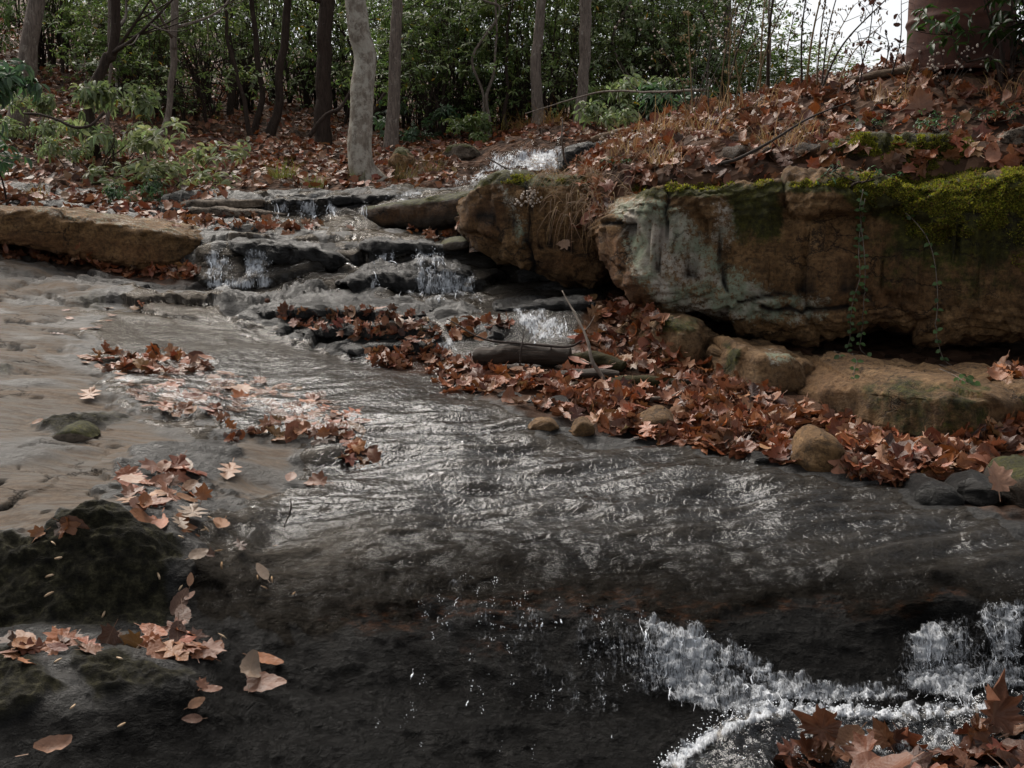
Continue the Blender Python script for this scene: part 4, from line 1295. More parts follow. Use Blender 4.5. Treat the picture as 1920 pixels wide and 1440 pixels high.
for ts, T in (('near', NEAR), ('flat', FLAT)):
    sel = [c for i, c in enumerate(CAND) if i not in visset and c[3] == ts]
    if sel:
        instance(litter, T, np.array([c[4] for c in sel]), np.array([c[1] for c in sel]), np.array([c[0] for c in sel]), np.array([c[2] for c in sel]), np.array([c[5] for c in sel]))
lit = litter.build("leaf_litter", M['leaf'])
tag(lit, "dead brown leaves carpeting the hillside, bank and drifts", "leaf litter", kind="stuff")

# seeds and seed balls
for k in range(30):
    reg = random.choice([[(340, 1000), (640, 960), (600, 1120), (330, 1120)], [(20, 1180), (420, 1200), (400, 1260), (20, 1250)], [(200, 1100), (500, 1100), (500, 1430), (60, 1430)], [(60, 1010), (310, 1010), (300, 1160), (20, 1160)]])
    p = np.array(reg)
    u, v = p.min(0) + (p.max(0) - p.min(0)) * rng.random(2)
    h, nn = hit(u, v)
    if h is None:
        continue
    F3 = frames(nn[None], rng.uniform(0, 6.28, 1))[0]
    L = rng.uniform(.008, .013)
    a = np.linspace(0, 2 * np.pi, 8, endpoint=False)
    ring = np.stack([np.cos(a) * .28, np.sin(a) * (1 + .25 * np.cos(a)), .1 + 0 * a], -1)
    P = np.vstack([ring, [[0, .1, .3]], [[0, 0, -.1]]]) * L
    T = np.vstack([np.stack([np.arange(8), (np.arange(8) + 1) % 8, np.full(8, 8)], -1), np.stack([(np.arange(8) + 1) % 8, np.arange(8), np.full(8, 9)], -1)])
    tag(mk("winged_seed", P @ F3.T + h + nn * .003, [T], M['seed'], origin=h), "tiny pale winged seed stuck on the dark rock at lower left", "seed", "tiny pale seeds on the dark rock")


def ico(sub=1):
    t = (1 + 5 ** .5) / 2
    v = np.array([(-1, t, 0), (1, t, 0), (-1, -t, 0), (1, -t, 0), (0, -1, t), (0, 1, t), (0, -1, -t), (0, 1, -t), (t, 0, -1), (t, 0, 1), (-t, 0, -1), (-t, 0, 1)], float)
    f = [(0, 11, 5), (0, 5, 1), (0, 1, 7), (0, 7, 10), (0, 10, 11), (1, 5, 9), (5, 11, 4), (11, 10, 2), (10, 7, 6), (7, 1, 8), (3, 9, 4), (3, 4, 2), (3, 2, 6), (3, 6, 8), (3, 8, 9), (4, 9, 5), (2, 4, 11), (6, 2, 10), (8, 6, 7), (9, 8, 1)]
    v /= np.linalg.norm(v[0])
    for _ in range(sub - 1):
        v = list(map(tuple, v))
        cache, g = {}, []

        def mid(a, b):
            k = (min(a, b), max(a, b))
            if k not in cache:
                m_ = np.array(v[a]) + np.array(v[b])
                v.append(tuple(m_ / np.linalg.norm(m_)))
                cache[k] = len(v) - 1
            return cache[k]
        for a, b, c in f:
            x, y, z = mid(a, b), mid(b, c), mid(c, a)
            g += [(a, x, z), (b, y, x), (c, z, y), (x, y, z)]
        f = g
        v = np.array(v)
    return np.array(v), np.array(f)


I1 = ico(1)
I2 = ico(2)
for (u, v, lab) in [(469, 812, "left one of two spiky dark seed balls among the wet leaves"), (503, 806, "right one of two spiky dark seed balls among the wet leaves"), (500, 566, "small double seed ball on the grey rock below the left cascade")]:
    h, nn = hit(u, v)
    r = 13 / FPX * h[1] / 2 * (1.3 if v > 700 else .7)
    P, F = I2
    mb = MB()
    P3 = P * (1 + .12 * perlin(P * 6)[:, None])
    mb.add(P3 * r + h + nn * r * .8, None, F)
    for d in P:
        a = np.cross(d, [.3, .5, .8])
        a /= np.linalg.norm(a)
        b = np.cross(d, a)
        q = np.array([a, -.5 * a + .87 * b, -.5 * a - .87 * b]) * .12 + d * .9
        mb.add(np.vstack([q, d[None] * 1.55]) * r + h + nn * r * .8, None, [[0, 1, 3], [1, 2, 3], [2, 0, 3]])
    tag(mb.build("seed_ball", M['burr'], origin=h, smooth=False), lab, "seed ball", "spiky seed balls")


# ------------------------------------------------------------------ sticks and logs
def stick(name, label, pts, w, mat, cat="stick", group=None, twigs=(), sides=7, n=40, wob=.15):
    """pts: pixel, pixel, distance; w: thickness in pixels at both ends"""
    a = np.array(pts, float)
    P = smooth_path(pt(a[:, 0], a[:, 1], a[:, 2]), n)
    wd = np.interp(np.linspace(0, 1, n), np.linspace(0, 1, len(w)), w) / FPX * np.interp(np.linspace(0, 1, n), np.linspace(0, 1, len(a)), a[:, 2]) / 2
    P = P + fbm(P * 9, 3)[:, None] * wd[:, None] * wob * 3 + fbm(P * 4 + 9, 2)[:, None] * np.array([[.3, .2, .8]]) * wd[:, None] * wob * 4
    wd = wd * (1 + wob * perlin(P * 30))
    mb = MB()
    mb.tube(P, wd, sides)
    for (t, du, dv, tw) in twigs:
        k = int(t * (n - 1))
        u, v = proj(P[k])
        D = P[k, 1]
        q = smooth_path(np.vstack([P[k], pt(u + du * .5, v + dv * .4, D), pt(u + du, v + dv, D + .03)]), 10)
        mb.tube(q, np.linspace(tw, tw * .4, 10) / FPX * D / 2, 5)
    return tag(mb.build(name, mat, origin=P[0]), label, cat, group)


def log(name, label, pts, w, mat, sides=20, n=50, flat=.75, **k):
    a = np.array(pts, float)
    P = smooth_path(pt(a[:, 0], a[:, 1], a[:, 2]), n)
    wd = np.interp(np.linspace(0, 1, n), np.linspace(0, 1, len(w)), w) / FPX * a[:, 2].mean() / 2
    Vt, Q, T = tube(P, wd, sides)
    c = np.vstack([np.repeat(P, sides, 0), P[:1], P[-1:]])
    d = Vt - c
    d[:, 2] *= flat
    s = 1 + .25 * fbm(Vt * 9, 4) + .12 * ridged(Vt * np.array([5, 30, 30.]), 2)
    Vt = c + d * s[:, None]
    SOLIDS.append((Vt, Q))
    return tag(mk(name, Vt, [Q, T], mat, origin=P[0]), label, "log")


log("log", "dark rotten plank of wood across the foot of the low cascade", [(893, 668, 4.5), (960, 664, 4.45), (1070, 668, 4.4)], [38, 44, 42], M['rotwood'], flat=.8)
log("log", "short moss covered log right of the dark rotten plank", [(1062, 674, 4.42), (1110, 672, 4.38), (1170, 688, 4.3)], [28, 36, 24], M['mosswood'])
log("log", "brown log lowest of the pile by the leaf drift", [(1035, 708, 4.25), (1090, 702, 4.2), (1160, 704, 4.2)], [24, 30, 22], M['rotwood'])
log("log", "long mossy dark log half buried behind the leaf drift", [(1130, 722, 4.15), (1210, 716, 4.1), (1330, 728, 4.1)], [26, 30, 18], M['mosswood'])
log("log", "bleached driftwood log lying above the dark upper ledge", [(1110, 262, 10.2), (1160, 250, 10.1), (1235, 240, 9.9)], [14, 20, 16], M['wood'])
log("log", "split grey brown log lying on the bank crest below the drum", [(1598, 150, 6.2), (1660, 138, 6.15), (1770, 119, 6.05)], [14, 20, 15], M['wood'], flat=.7)
stick("stick", "pale grey crooked stick across the leaf drift", [(1085, 738, 3.95), (1110, 742, 3.9), (1160, 748, 3.9), (1230, 746, 3.85), (1280, 745, 3.8), (1350, 775, 3.7), (1365, 782, 3.65)], [7, 9, 8, 7, 5], M['twig'], twigs=[(.35, 14, 28, 4), (.6, 30, -20, 3)])
stick("stick", "grey forked twig rising over the mossy logs", [(1135, 716, 4.15), (1112, 680, 4.15), (1102, 640, 4.2), (1078, 590, 4.3), (1054, 545, 4.4)], [9, 7, 5, 2], M['twig'], twigs=[(.25, -25, -10, 4), (.6, 20, -30, 2.5)])
stick("stick", "thin black branch arching over the low cascade", [(838, 598, 4.6), (885, 625, 4.5), (930, 640, 4.45), (1000, 646, 4.4), (1065, 650, 4.35), (1090, 640, 4.3)], [2, 4, 5, 4], M['darktwig'], twigs=[(.5, -15, 35, 3), (.7, 5, 40, 3)])
stick("stick", "dark bare branch slanting across the bank front", [(1352, 307, 5.0), (1390, 295, 5.05), (1450, 262, 5.1), (1520, 220, 5.2), (1590, 192, 5.3)], [6, 6, 4, 2], M['darktwig'], twigs=[(.5, 20, 25, 2)])
stick("branch", "long thin bare branch reaching left over the upper waterfall", [(1320, 168, 7.2), (1230, 172, 7.6), (1130, 172, 8), (1060, 190, 8.3), (985, 213, 8.6)], [5, 4, 3, 1.5], M['twig'], cat="branch", twigs=[(.35, -40, -60, 2), (.6, -30, -50, 2), (.2, -30, 30, 2)])
stick("stick", "thin bent twig beside the upper waterfall", [(1055, 222, 9), (1054, 262, 9), (1062, 305, 9.2), (1090, 315, 9.3)], [2, 4, 3], M['twig'])
stick("stick", "dark twig lying across the upper waterfall", [(915, 297, 11.0), (960, 320, 10.6), (1010, 330, 10.3)], [3, 3, 2], M['darktwig'])
stick("stick", "short twig standing in the leaves by the rotten plank", [(975, 680, 4.3), (978, 650, 4.3), (982, 625, 4.35)], [4, 3, 2], M['darktwig'], twigs=[(.4, -14, 10, 2)])
stick("stick", "fallen twig on the leaves near the wedge stone", [(1280, 738, 4.0), (1330, 758, 3.85), (1400, 795, 3.6)], [4, 3, 2], M['twig'], twigs=[(.3, 30, -20, 2)])
stick("stick", "twig lying in front of the ochre blocks", [(1290, 735, 4.2), (1340, 718, 4.2), (1385, 735, 4.15), (1392, 720, 4.2)], [2, 3, 2], M['twig'])
stick("stick", "fine dark twig on wet rock below the tan patch", [(545, 935, 2.6), (545, 955, 2.55), (532, 990, 2.5)], [2, 4, 2], M['darktwig'])
stick("branch", "low crooked bare branch on the hillside left of the green shrub", [(45, 212, 10.2), (90, 218, 10.1), (140, 238, 10), (170, 235, 10), (195, 210, 10.2)], [4, 5, 6, 4], M['bark_dark'], cat="branch")
stick("branch", "crooked fallen branch right of the dark leaning trees", [(580, 255, 13.5), (612, 215, 13.5), (640, 200, 13.5), (662, 160, 13.6)], [9, 7, 6, 4], M['bark_dark'], cat="branch")

# ------------------------------------------------------------------ rusty drum
bc = pt(1795, 118, 6.15)
hz, nz_ = drop(bc[0], bc[1])
bc[2] = hz[2] - .03
drum = empty("steel_drum", bc, "rusty maroon steel drum standing on the bank crest", "drum")
r, H = .300, .88
a = np.linspace(0, 2 * np.pi, 64, endpoint=False)
prof = []
for z in np.linspace(0.012, H - .012, 70):
    rr = r + .013 * math.exp(-((z - .30) / .018) ** 2) + .013 * math.exp(-((z - .59) / .018) ** 2) + .004 * math.exp(-((z - .12) / .012) ** 2)
    prof.append((rr, z))
Pp = np.array(prof)
dent = lambda P: P * (1 - .014 * fbm(np.stack([P[:, 0] * 3, P[:, 1] * 3, P[:, 2] * 3 + 5], -1), 3)[:, None] * np.array([1, 1, 0]))
Vd = np.stack([Pp[:, 0:1] * np.cos(a), Pp[:, 0:1] * np.sin(a), np.broadcast_to(Pp[:, 1:2], (len(Pp), 64))], -1).reshape(-1, 3)
mk("body", dent(Vd) + bc, [grid_faces(len(Pp), 64, True)], M['rust'], drum)
for z0 in (0.0, H):
    t = np.linspace(0, 2 * np.pi, 9, endpoint=False)
    ring = np.stack([r + .006 + .012 * np.cos(t), z0 + .014 * np.sin(t)], -1)
    Vr = np.stack([ring[None, :, 0] * np.cos(a)[:, None], ring[None, :, 0] * np.sin(a)[:, None], np.broadcast_to(ring[None, :, 1], (64, 9))], -1).reshape(-1, 3)
    r1 = np.arange(64)[:, None]
    c1 = np.arange(9)[None]
    Fq = np.stack([r1 * 9 + c1, ((r1 + 1) % 64) * 9 + c1, ((r1 + 1) % 64) * 9 + (c1 + 1) % 9, r1 * 9 + (c1 + 1) % 9], -1).reshape(-1, 4)
    mk("rim", dent(Vr) + bc, [Fq], M['rust'], drum)
lid = np.vstack([[[0, 0, H - .02]], np.stack([r * .6 * np.cos(a), r * .6 * np.sin(a), np.full(64, H - .02)], -1), np.stack([r * np.cos(a), r * np.sin(a), np.full(64, H - .012)], -1)])
k = np.arange(64)
mk("lid", lid + bc, [np.stack([1 + k, 65 + k, 65 + (k + 1) % 64, 1 + (k + 1) % 64], -1), np.stack([0 * k, 1 + k, 1 + (k + 1) % 64], -1)], M['rust'], drum)


# ------------------------------------------------------------------ trees
def tree(name, label, pts, w, mat, H=9, limbs=5, flare=1.35, moss=0., group="tree trunks of the wood", seed=0):
    r_ = np.random.default_rng(seed)
    a = np.array(pts, float)
    P0 = pt(a[:, 0], a[:, 1], a[:, 2])
    g, _ = drop(P0[0, 0], P0[0, 1], 12)
    if g is not None:
        P0[:, 2] += (g[2] - .06) - P0[0, 2] if abs(g[2] - P0[0, 2]) < 1.2 else 0
    d = (P0[-1] - P0[-2]) / np.linalg.norm(P0[-1] - P0[-2])
    d = d + np.array([0, 0, .6])
    d /= np.linalg.norm(d)
    top = P0[0, 2] + H
    ext = max(1.0, top - P0[-1, 2])
    P0 = np.vstack([P0, P0[-1] + d * ext * .5 + r_.normal(size=3) * .15, P0[-1] + d * ext])
    n = 90
    P = smooth_path(P0, n)
    P = P + fbm(np.stack([P[:, 2] * .9 + seed * 7.7, 0 * P[:, 2], 0 * P[:, 2] + seed], -1), 3)[:, None] * np.array([.05, .05, 0]) + fbm(np.stack([P[:, 2] * 2.2 + seed * 3.1, 0 * P[:, 2] + 4, 0 * P[:, 2]], -1), 2)[:, None] * np.array([.015, .015, 0])
    hgt = P[:, 2] - P[0, 2]
    w = np.array(w, float) / FPX * a[:, 2].mean() / 2
    hw = np.concatenate([(P0[:len(a), 2] - P0[0, 2]), [H]])
    ww = np.concatenate([np.interp(np.linspace(0, 1, len(a)), np.linspace(0, 1, len(w)), w), [w[-1] * .35]])
    rad = np.interp(hgt, hw, ww)
    rad = rad * (1 + (flare - 1) * np.exp(-hgt / .22))
    base = P[0].copy()
    root = empty(name, base, label, "tree", group)
    mb = MB()
    s = 18
    Vt, Q, T = tube(P, rad, s)
    c = np.vstack([np.repeat(P, s, 0), P[:1], P[-1:]])
    th = np.concatenate([np.tile(np.arange(s) / s * 2 * np.pi, n), [0, 0]])
    hh = np.concatenate([np.repeat(hgt, s), [0, H]])
    lob = 1 + .28 * np.exp(-hh / .2) * np.cos(3 * th + seed) + .07 * fbm(Vt * np.array([9, 9, 2.5]), 3) + .05 * fbm(Vt * 1.7, 2)
    Vt = c + (Vt - c) * lob[:, None]
    ms = moss * np.exp(-hh / .8) * sstep(-.3, .6, np.cos(th + 1.0))
    mb.add(Vt, Q, T, moss=ms)
    mb.build("trunk", mat, root)
    for i in range(limbs):
        br = MB()
        k = int(n * r_.uniform(.62, .97))
        dr = np.array([r_.normal(), r_.normal(), r_.uniform(.4, 1.1)])
        dr /= np.linalg.norm(dr)
        L = r_.uniform(.8, 2.2)
        q = smooth_path(np.vstack([P[k], P[k] + dr * L * .5 + r_.normal(size=3) * .1, P[k] + dr * L + np.array([0, 0, .3])]), 10)
        br.tube(q, np.linspace(rad[k] * .5, .006, 10), 6, moss=0.)
        for j in range(6):
            m_ = r_.integers(3, 10)
            d2 = dr + r_.normal(size=3) * .7
            q2 = smooth_path(np.vstack([q[m_], q[m_] + d2 * .3, q[m_] + d2 * .7 + np.array([0, 0, .1])]), 6)
            br.tube(q2, np.linspace(.010, .003, 6), 4, moss=0.)
        br.build("branch", mat, root)
    return root


tree("tree", "thick pale lichen covered tree with curved mossy foot by the stream", [(700, 318, 11), (684, 275, 11), (678, 200, 11), (677, 100, 11), (671, 0, 11), (662, -120, 11)], [44, 42, 42, 38, 33], M['bark_pale'], 10, 6, 1.3, 1.0, seed=1)
tree("tree", "straight grey tree right of the pale curved tree", [(734, 255, 14), (737, 150, 14), (742, 50, 14), (746, -20, 14), (750, -120, 14)], [25, 22, 19, 16], M['bark_grey'], 10, 6, 1.3, .4, seed=2)
tree("tree", "slim grey tree at the top of the bank left of the waterfall crest", [(1004, 243, 14.4), (1006, 180, 14.4), (1009, 100, 14.4), (1015, 0, 14.4), (1020, -120, 14.4)], [23, 20, 17, 14], M['bark_grey'], 10, 6, 1.3, seed=3)
tree("tree", "grey tree with rough bark standing behind the driftwood log", [(1087, 228, 14.2), (1091, 150, 14.2), (1097, 60, 14.2), (1099, 0, 14.2), (1102, -120, 14.2)], [19, 20, 22, 21], M['bark_grey'], 10, 6, 1.2, seed=4)
tree("tree", "dark tree behind the leaves right of the rough grey tree", [(1172, 220, 18), (1173, 100, 18), (1175, 0, 18), (1176, -100, 18)], [19, 17, 16], M['bark_dark'], 10, 6, seed=5)
tree("tree", "thin grey tree against the sky at the right thicket", [(1360, 240, 17), (1362, 100, 17), (1364, 0, 17), (1366, -100, 17)], [14, 13, 12], M['bark_grey'], 10, 5, seed=6)
tree("tree", "thick brown rough barked tree cut by the left edge", [(8, 130, 12.2), (20, 70, 12.2), (34, 0, 12.2), (48, -100, 12.2)], [36, 34, 30], M['bark_grey'], 10, 6, seed=7)
tree("tree", "leaning dark tree on the left hillside behind the green shrub", [(176, 225, 11), (166, 170, 11), (160, 120, 11), (172, 70, 11), (190, 20, 11), (205, -50, 11)], [20, 17, 18, 17], M['bark_dark'], 9, 5, seed=8)
tree("sapling", "slender pale sapling just right of the leaning dark tree", [(190, 180, 11.6), (192, 110, 11.6), (194, 50, 11.6), (198, -60, 11.6)], [8, 7, 5], M['bark_grey'], 7, 4, seed=9)
tree("sapling", "pale sapling high on the left slope", [(206, 75, 15.5), (210, 40, 15.5), (213, 0, 15.5), (216, -60, 15.5)], [8, 8, 7], M['bark_pale'], 8, 4, seed=10)
tree("tree", "slim bent tree with pale streaks in the left thicket", [(300, 165, 13), (308, 90, 13), (312, 40, 13), (320, -20, 13), (322, -80, 13)], [10, 11, 13], M['bark_grey'], 8, 4, seed=11)
tree("tree", "dark straight tree left of the vine clad trunk", [(500, 232, 14.5), (520, 180, 14.5), (530, 100, 14.5), (535, 0, 14.5), (538, -80, 14.5)], [16, 14, 13], M['bark_dark'], 9, 5, seed=12)
tree("tree", "thin dark crooked tree in shade left of the dark straight tree", [(478, 216, 14.6), (492, 150, 14.6), (482, 80, 14.6), (472, 0, 14.6), (470, -80, 14.6)], [11, 10, 8], M['bark_dark'], 8, 4, seed=13)
vt = tree("tree", "broad dark vine clad trunk in the shade left of the pale tree", [(600, 240, 14.5), (603, 150, 14.5), (607, 60, 14.5), (610, -20, 14.5), (612, -90, 14.5)], [30, 27, 26], M['bark_dark'], 10, 6, seed=14)
tree("sapling", "leaning black sapling in the left thicket", [(466, 195, 14.2), (456, 130, 14.2), (440, 60, 14.2), (424, 0, 14.2), (418, -50, 14.2)], [8, 7, 5], M['bark_dark'], 6, 3, seed=15)
tree("sapling", "small reddish sapling with a fork in the middle thicket", [(913, 228, 14.8), (916, 190, 14.8), (911, 140, 14.8), (924, 100, 14.8), (930, 50, 14.8)], [7, 6, 4], M['bark_grey'], 4, 3, seed=16)
tree("sapling", "crooked brown stem right of the small reddish sapling", [(955, 225, 15.2), (950, 190, 15.2), (955, 150, 15.2), (948, 100, 15.2), (950, 40, 15.2)], [7, 6, 4], M['bark_dark'], 4, 3, seed=17)
tree("tree", "dark trunk deep in shade of the middle thicket", [(836, 225, 20), (837, 120, 20), (838, 0, 20), (838, -90, 20)], [12, 11, 10], M['bark_dark'], 9, 4, seed=18)
tree("sapling", "thin bare tree against the sky left of the tall stalks", [(1436, 160, 13), (1440, 80, 13), (1444, 0, 13), (1447, -60, 13)], [6, 5, 4], M['bark_grey'], 6, 3, seed=19)
tree("tree", "pale trunk half hidden behind the left thicket leaves", [(430, 160, 16), (428, 80, 16), (427, 0, 16), (426, -80, 16)], [11, 10, 9], M['bark_dark'], 9, 4, seed=20)
tree("tree", "crooked dark tree leaning over behind the straight grey tree", [(690, 190, 17), (720, 120, 17), (760, 60, 17), (790, 20, 17), (840, -40, 17)], [14, 14, 12], M['bark_dark'], 7, 4, seed=21)
for i, (u, v, D, w, lab) in enumerate([(575, 190, 23, 8, "distant grey trunk glimpsed above the vine clad trunk"), (640, 205, 25, 9, "distant trunk seen between the vine clad and pale trees"), (865, 210, 26, 8, "distant trunk behind the middle thicket, left of centre"), (1040, 215, 25, 9, "distant trunk between the two slim grey trees"), (260, 95, 24, 9, "distant trunk high on the left slope"), (120, 60, 22, 9, "distant trunk behind the shrubs at upper left"), (1280, 225, 26, 9, "distant trunk in the right thicket")]):
    tree("tree", lab, [(u, v, D), (u + 2, v - 100, D), (u + 4, v - 200, D)], [w, w * .9, w * .8], M['bark_dark'] if i % 2 else M['bark_grey'], 10, 5, seed=40 + i)


for i in range(9):
    u = float(rng.uniform(0, 1400))
    D = float(rng.uniform(14.5, 19))
    if abs(u - 690) < 40:
        u += 90
    tree("sapling", "thin bare sapling among the evergreens of the thicket", [(u, 225 - max(0, 500 - u) * .15, D), (u + rng.normal() * 14, 140, D), (u + rng.normal() * 22, 60, D), (u + rng.normal() * 34, -30, D), (u + rng.normal() * 36, -70, D)], [5, 4.5, 4], M['bark_dark' if i % 3 else 'bark_grey'], 5.5, 9, group="thin bare saplings of the thicket", seed=160 + i)

# ------------------------------------------------------------------ evergreen shrubs
def leaf_quads(mb, P, A, N, L, W, tint, fine):
    S = np.cross(N, A)
    S /= np.linalg.norm(S, axis=1)[:, None] + 1e-9
    L, W = L[:, None], W[:, None]
    if fine:
        st = [(0, 0, 0), (.3, .85, .10), (.3, 0, 0), (.3, -.85, .10), (.68, .8, .03), (.68, 0, -.06), (.68, -.8, .03), (1, 0, -.22)]
        F = np.array([[0, 2, 1], [0, 3, 2], [7, 4, 5], [7, 5, 6]]), np.array([[1, 2, 5, 4], [2, 3, 6, 5]])
    else:
        st = [(0, 0, 0), (.5, .9, .06), (1, 0, -.16), (.5, -.9, .06), (.5, 0, -.02)]
        F = np.array([[0, 4, 1], [4, 2, 1], [0, 3, 4], [4, 3, 2]]), None
    Vv = np.stack([P + A * L * a + S * W * .5 * s + N * L * h for a, s, h in st], 1)
    m = len(st)
    o = (np.arange(len(P)) * m)[:, None, None]
    mb.add(Vv.reshape(-1, 3), (F[1][None] + o).reshape(-1, 4) if F[1] is not None else None, (F[0][None] + o).reshape(-1, 3), tint=np.repeat(tint, m, 0))


def shrub_mesh(w, d, h, nclump, leafL, col, seed, fine=False, base=.15, droop=.1, yellow=.01, wh=7, spread=.34, tall=False):
    """foliage and stems around the origin"""
    r_ = np.random.default_rng(seed)
    nb = max(5, int(nclump / 14))
    # limbs: clusters of whorls about the ends of branches
    lz = base + (1 - base) * r_.random(nb) ** .8
    ph = r_.uniform(0, 2 * np.pi, nb)
    prof = np.sqrt(np.clip(1 - ((lz - .45) / .62) ** 2, .05, 1))
    rr = prof * (.35 + .65 * r_.random(nb) ** .5)
    C = np.stack([np.cos(ph) * rr * w / 2, np.sin(ph) * rr * d / 2, lz * h], -1)
    cl = r_.integers(0, nb, nclump)
    sz = spread * min(w, h) * r_.uniform(.5, 1.1, nb)
    off = r_.normal(size=(nclump, 3)) * sz[cl][:, None] * np.array([.55, .55, .26])
    P = C[cl] + off
    P[:, 2] = np.maximum(P[:, 2], .04 * h)
    up = np.stack([off[:, 0], off[:, 1], np.abs(off[:, 2]) * .3 + sz[cl] * .9], -1) + r_.normal(size=(nclump, 3)) * .25 * sz[cl][:, None]
    up /= np.linalg.norm(up, axis=1)[:, None] + 1e-9
    n = nclump * wh
    k = np.repeat(np.arange(nclump), wh)
    az = r_.uniform(0, 6.28, n)
    F3 = frames(up[k], az)
    el = r_.normal(droop, .35, n)
    A = F3[:, :, 0] * np.cos(el)[:, None] - up[k] * np.sin(el)[:, None]
    Nn = F3[:, :, 0] * np.sin(el)[:, None] + up[k] * np.cos(el)[:, None]
    col = np.array(col)
    cc = col * (r_.uniform(.65, 1.35, nb)[cl][k] * r_.uniform(.7, 1.3, n))[:, None] * (1 + .06 * r_.normal(size=(n, 3)))
    yl = r_.random(n) < yellow
    cc[yl] = np.array([.42, .26, .03]) * r_.uniform(.7, 1.1, (yl.sum(), 1))
    mb = MB()
    pos = P[k] + A * leafL * .12
    leaf_quads(mb, pos, A, Nn, leafL * r_.uniform(.7, 1.25, n), leafL * .38 * r_.uniform(.8, 1.2, n), np.clip(cc, .003, 1), fine)
    sb = MB()
    roots = r_.normal(size=(6, 3)) * np.array([w * .1, d * .1, 0])
    for i in range(nb):
        b = roots[i % 6]
        m_ = b * .5 + C[i] * .5 + r_.normal(size=3) * .10 * np.array([w, d, h * .3]) * .6
        q = smooth_path(np.vstack([b, b * .75 + m_ * .25 + np.array([0, 0, h * .12]), m_, C[i]]), 9)
        sb.tube(q, np.linspace(.009, .002, 9) * (1 + h * .25), 4, moss=0.)
    tw = np.where(r_.random(nclump) < .35)[0]
    for i in tw:
        q = smooth_path(np.vstack([C[cl[i]], (C[cl[i]] + P[i]) / 2 + r_.normal(size=3) * .02, P[i]]), 4)
        sb.tube(q, np.linspace(.005, .002, 4), 3, moss=0.)
    return mb, sb


class Shrub:
    def __init__(s, args):
        s.args, s.proto = args, None

    def place(s, P, rot, scale, label, group, name="evergreen_shrub", cat="shrub", mirror=1):
        if s.proto is None:
            mb, sb = shrub_mesh(**s.args)
            root = empty(name, (0, 0, 0), label, cat, group)
            f = mb.build("foliage", M['green'], root)
            t = sb.build("stems", M['bark_dark'], root)
            s.proto = (root, f, t)
        else:
            root = s.proto[0].copy()
            COL.objects.link(root)
            for c in s.proto[1:]:
                q = c.copy()
                COL.objects.link(q)
                q.parent = root
            root.name = name
        root.location = [float(x) for x in P]
        root.rotation_euler = (0, 0, rot)
        root.scale = (scale[0], scale[0], scale[1])
        tag(root, label, cat, group)
        return root


DK = (.10, .150, .052)
MD = (.165, .22, .08)
SG = (.205, .25, .13)
PALE = (.24, .265, .15)
LUR = [Shrub(dict(w=2.2, d=1.6, h=2.6, nclump=560, leafL=.09, col=c, seed=60 + i, base=b, yellow=.012, wh=7)) for i, (c, b) in enumerate([(DK, .12), (MD, .2), (MD, .1), (SG, .12), (DK, .3), (MD, .35)])]
TALL = [Shrub(dict(w=3.4, d=2.6, h=6.5, nclump=340, leafL=.10, col=c, seed=80 + i, base=.22, yellow=.015, wh=7, spread=.22)) for i, c in enumerate([DK, MD, (.06, .085, .03)])]
LOW = [Shrub(dict(w=1.5, d=1.1, h=.8, nclump=130, leafL=.12, col=c, seed=90 + i, base=.15, fine=True, yellow=.006, wh=7)) for i, c in enumerate([MD, SG, (.06, .105, .055)])]


def gz(x, y):
    h, n_ = drop(x, y, 30)
    return h[2] if h is not None else 0.0


def put(S, u, D, rot, sc, label, group=None, dz=-.05, **k):
    x = (u - 960) / FPX * D * 1.0
    return S.place((x, D, gz(x, D) + dz), rot, sc, label, group, **k)


# close shrubs
edge = Shrub(dict(w=1.0, d=.8, h=1.15, nclump=120, leafL=.115, col=(.075, .135, .075), seed=101, fine=True, base=.02, droop=.35, yellow=.004, wh=7, spread=.3))
put(edge, -8, 8.6, .3, (1, 1.1), "glossy green shrub drooping in from the left edge, nearest on the hillside")
pale = Shrub(dict(w=1.55, d=1.0, h=.70, nclump=120, leafL=.115, col=PALE, seed=103, fine=True, base=.05, droop=.15, yellow=.01, wh=7, spread=.42))
put(pale, 345, 10.1, .2, (1, .95), "pale yellow green shrub spreading over the leaf litter at the stream end")
put(LOW[1], 243, 10.7, 1.2, (.78, 1.15), "bluish green shrub at the foot of the leaning dark tree, beside the pale shrub")
put(LOW[1], 92, 11.6, 2.4, (.62, .8), "thin low shrub beside the thick tree at the left edge")
put(LOW[1], 150, 10.6, 4.4, (.5, .7), "sparse little shrub left of the leaning dark tree")
put(LOW[2], 225, 8.9, 4.9, (.28, .35), "tiny green seedling in the leaf litter below the pale shrub", name="seedling", cat="seedling")
put(LOW[2], 305, 9.3, 1.9, (.3, .35), "little green sprig in front of the pale shrub", name="seedling", cat="seedling")
put(LOW[0], 880, 14.2, 1.0, (.6, .6), "low green shrub with yellow leaf tips on the far bank above the mossy stone")
put(LOW[2], 790, 14.6, .2, (.75, .8), "low shrub at the foot of the middle thicket right of the straight grey tree")
put(LOW[0], 1120, 14.6, 3.0, (.7, .8), "low shrub in front of the rough grey tree by the driftwood")
put(LOW[1], 1185, 12.5, 3.0, (.8, 1.0), "low leafy shrub behind the driftwood log")
put(LOW[2], 1250, 12.0, 4.0, (.9, 1.1), "leafy shrub at the left end of the bank crest")

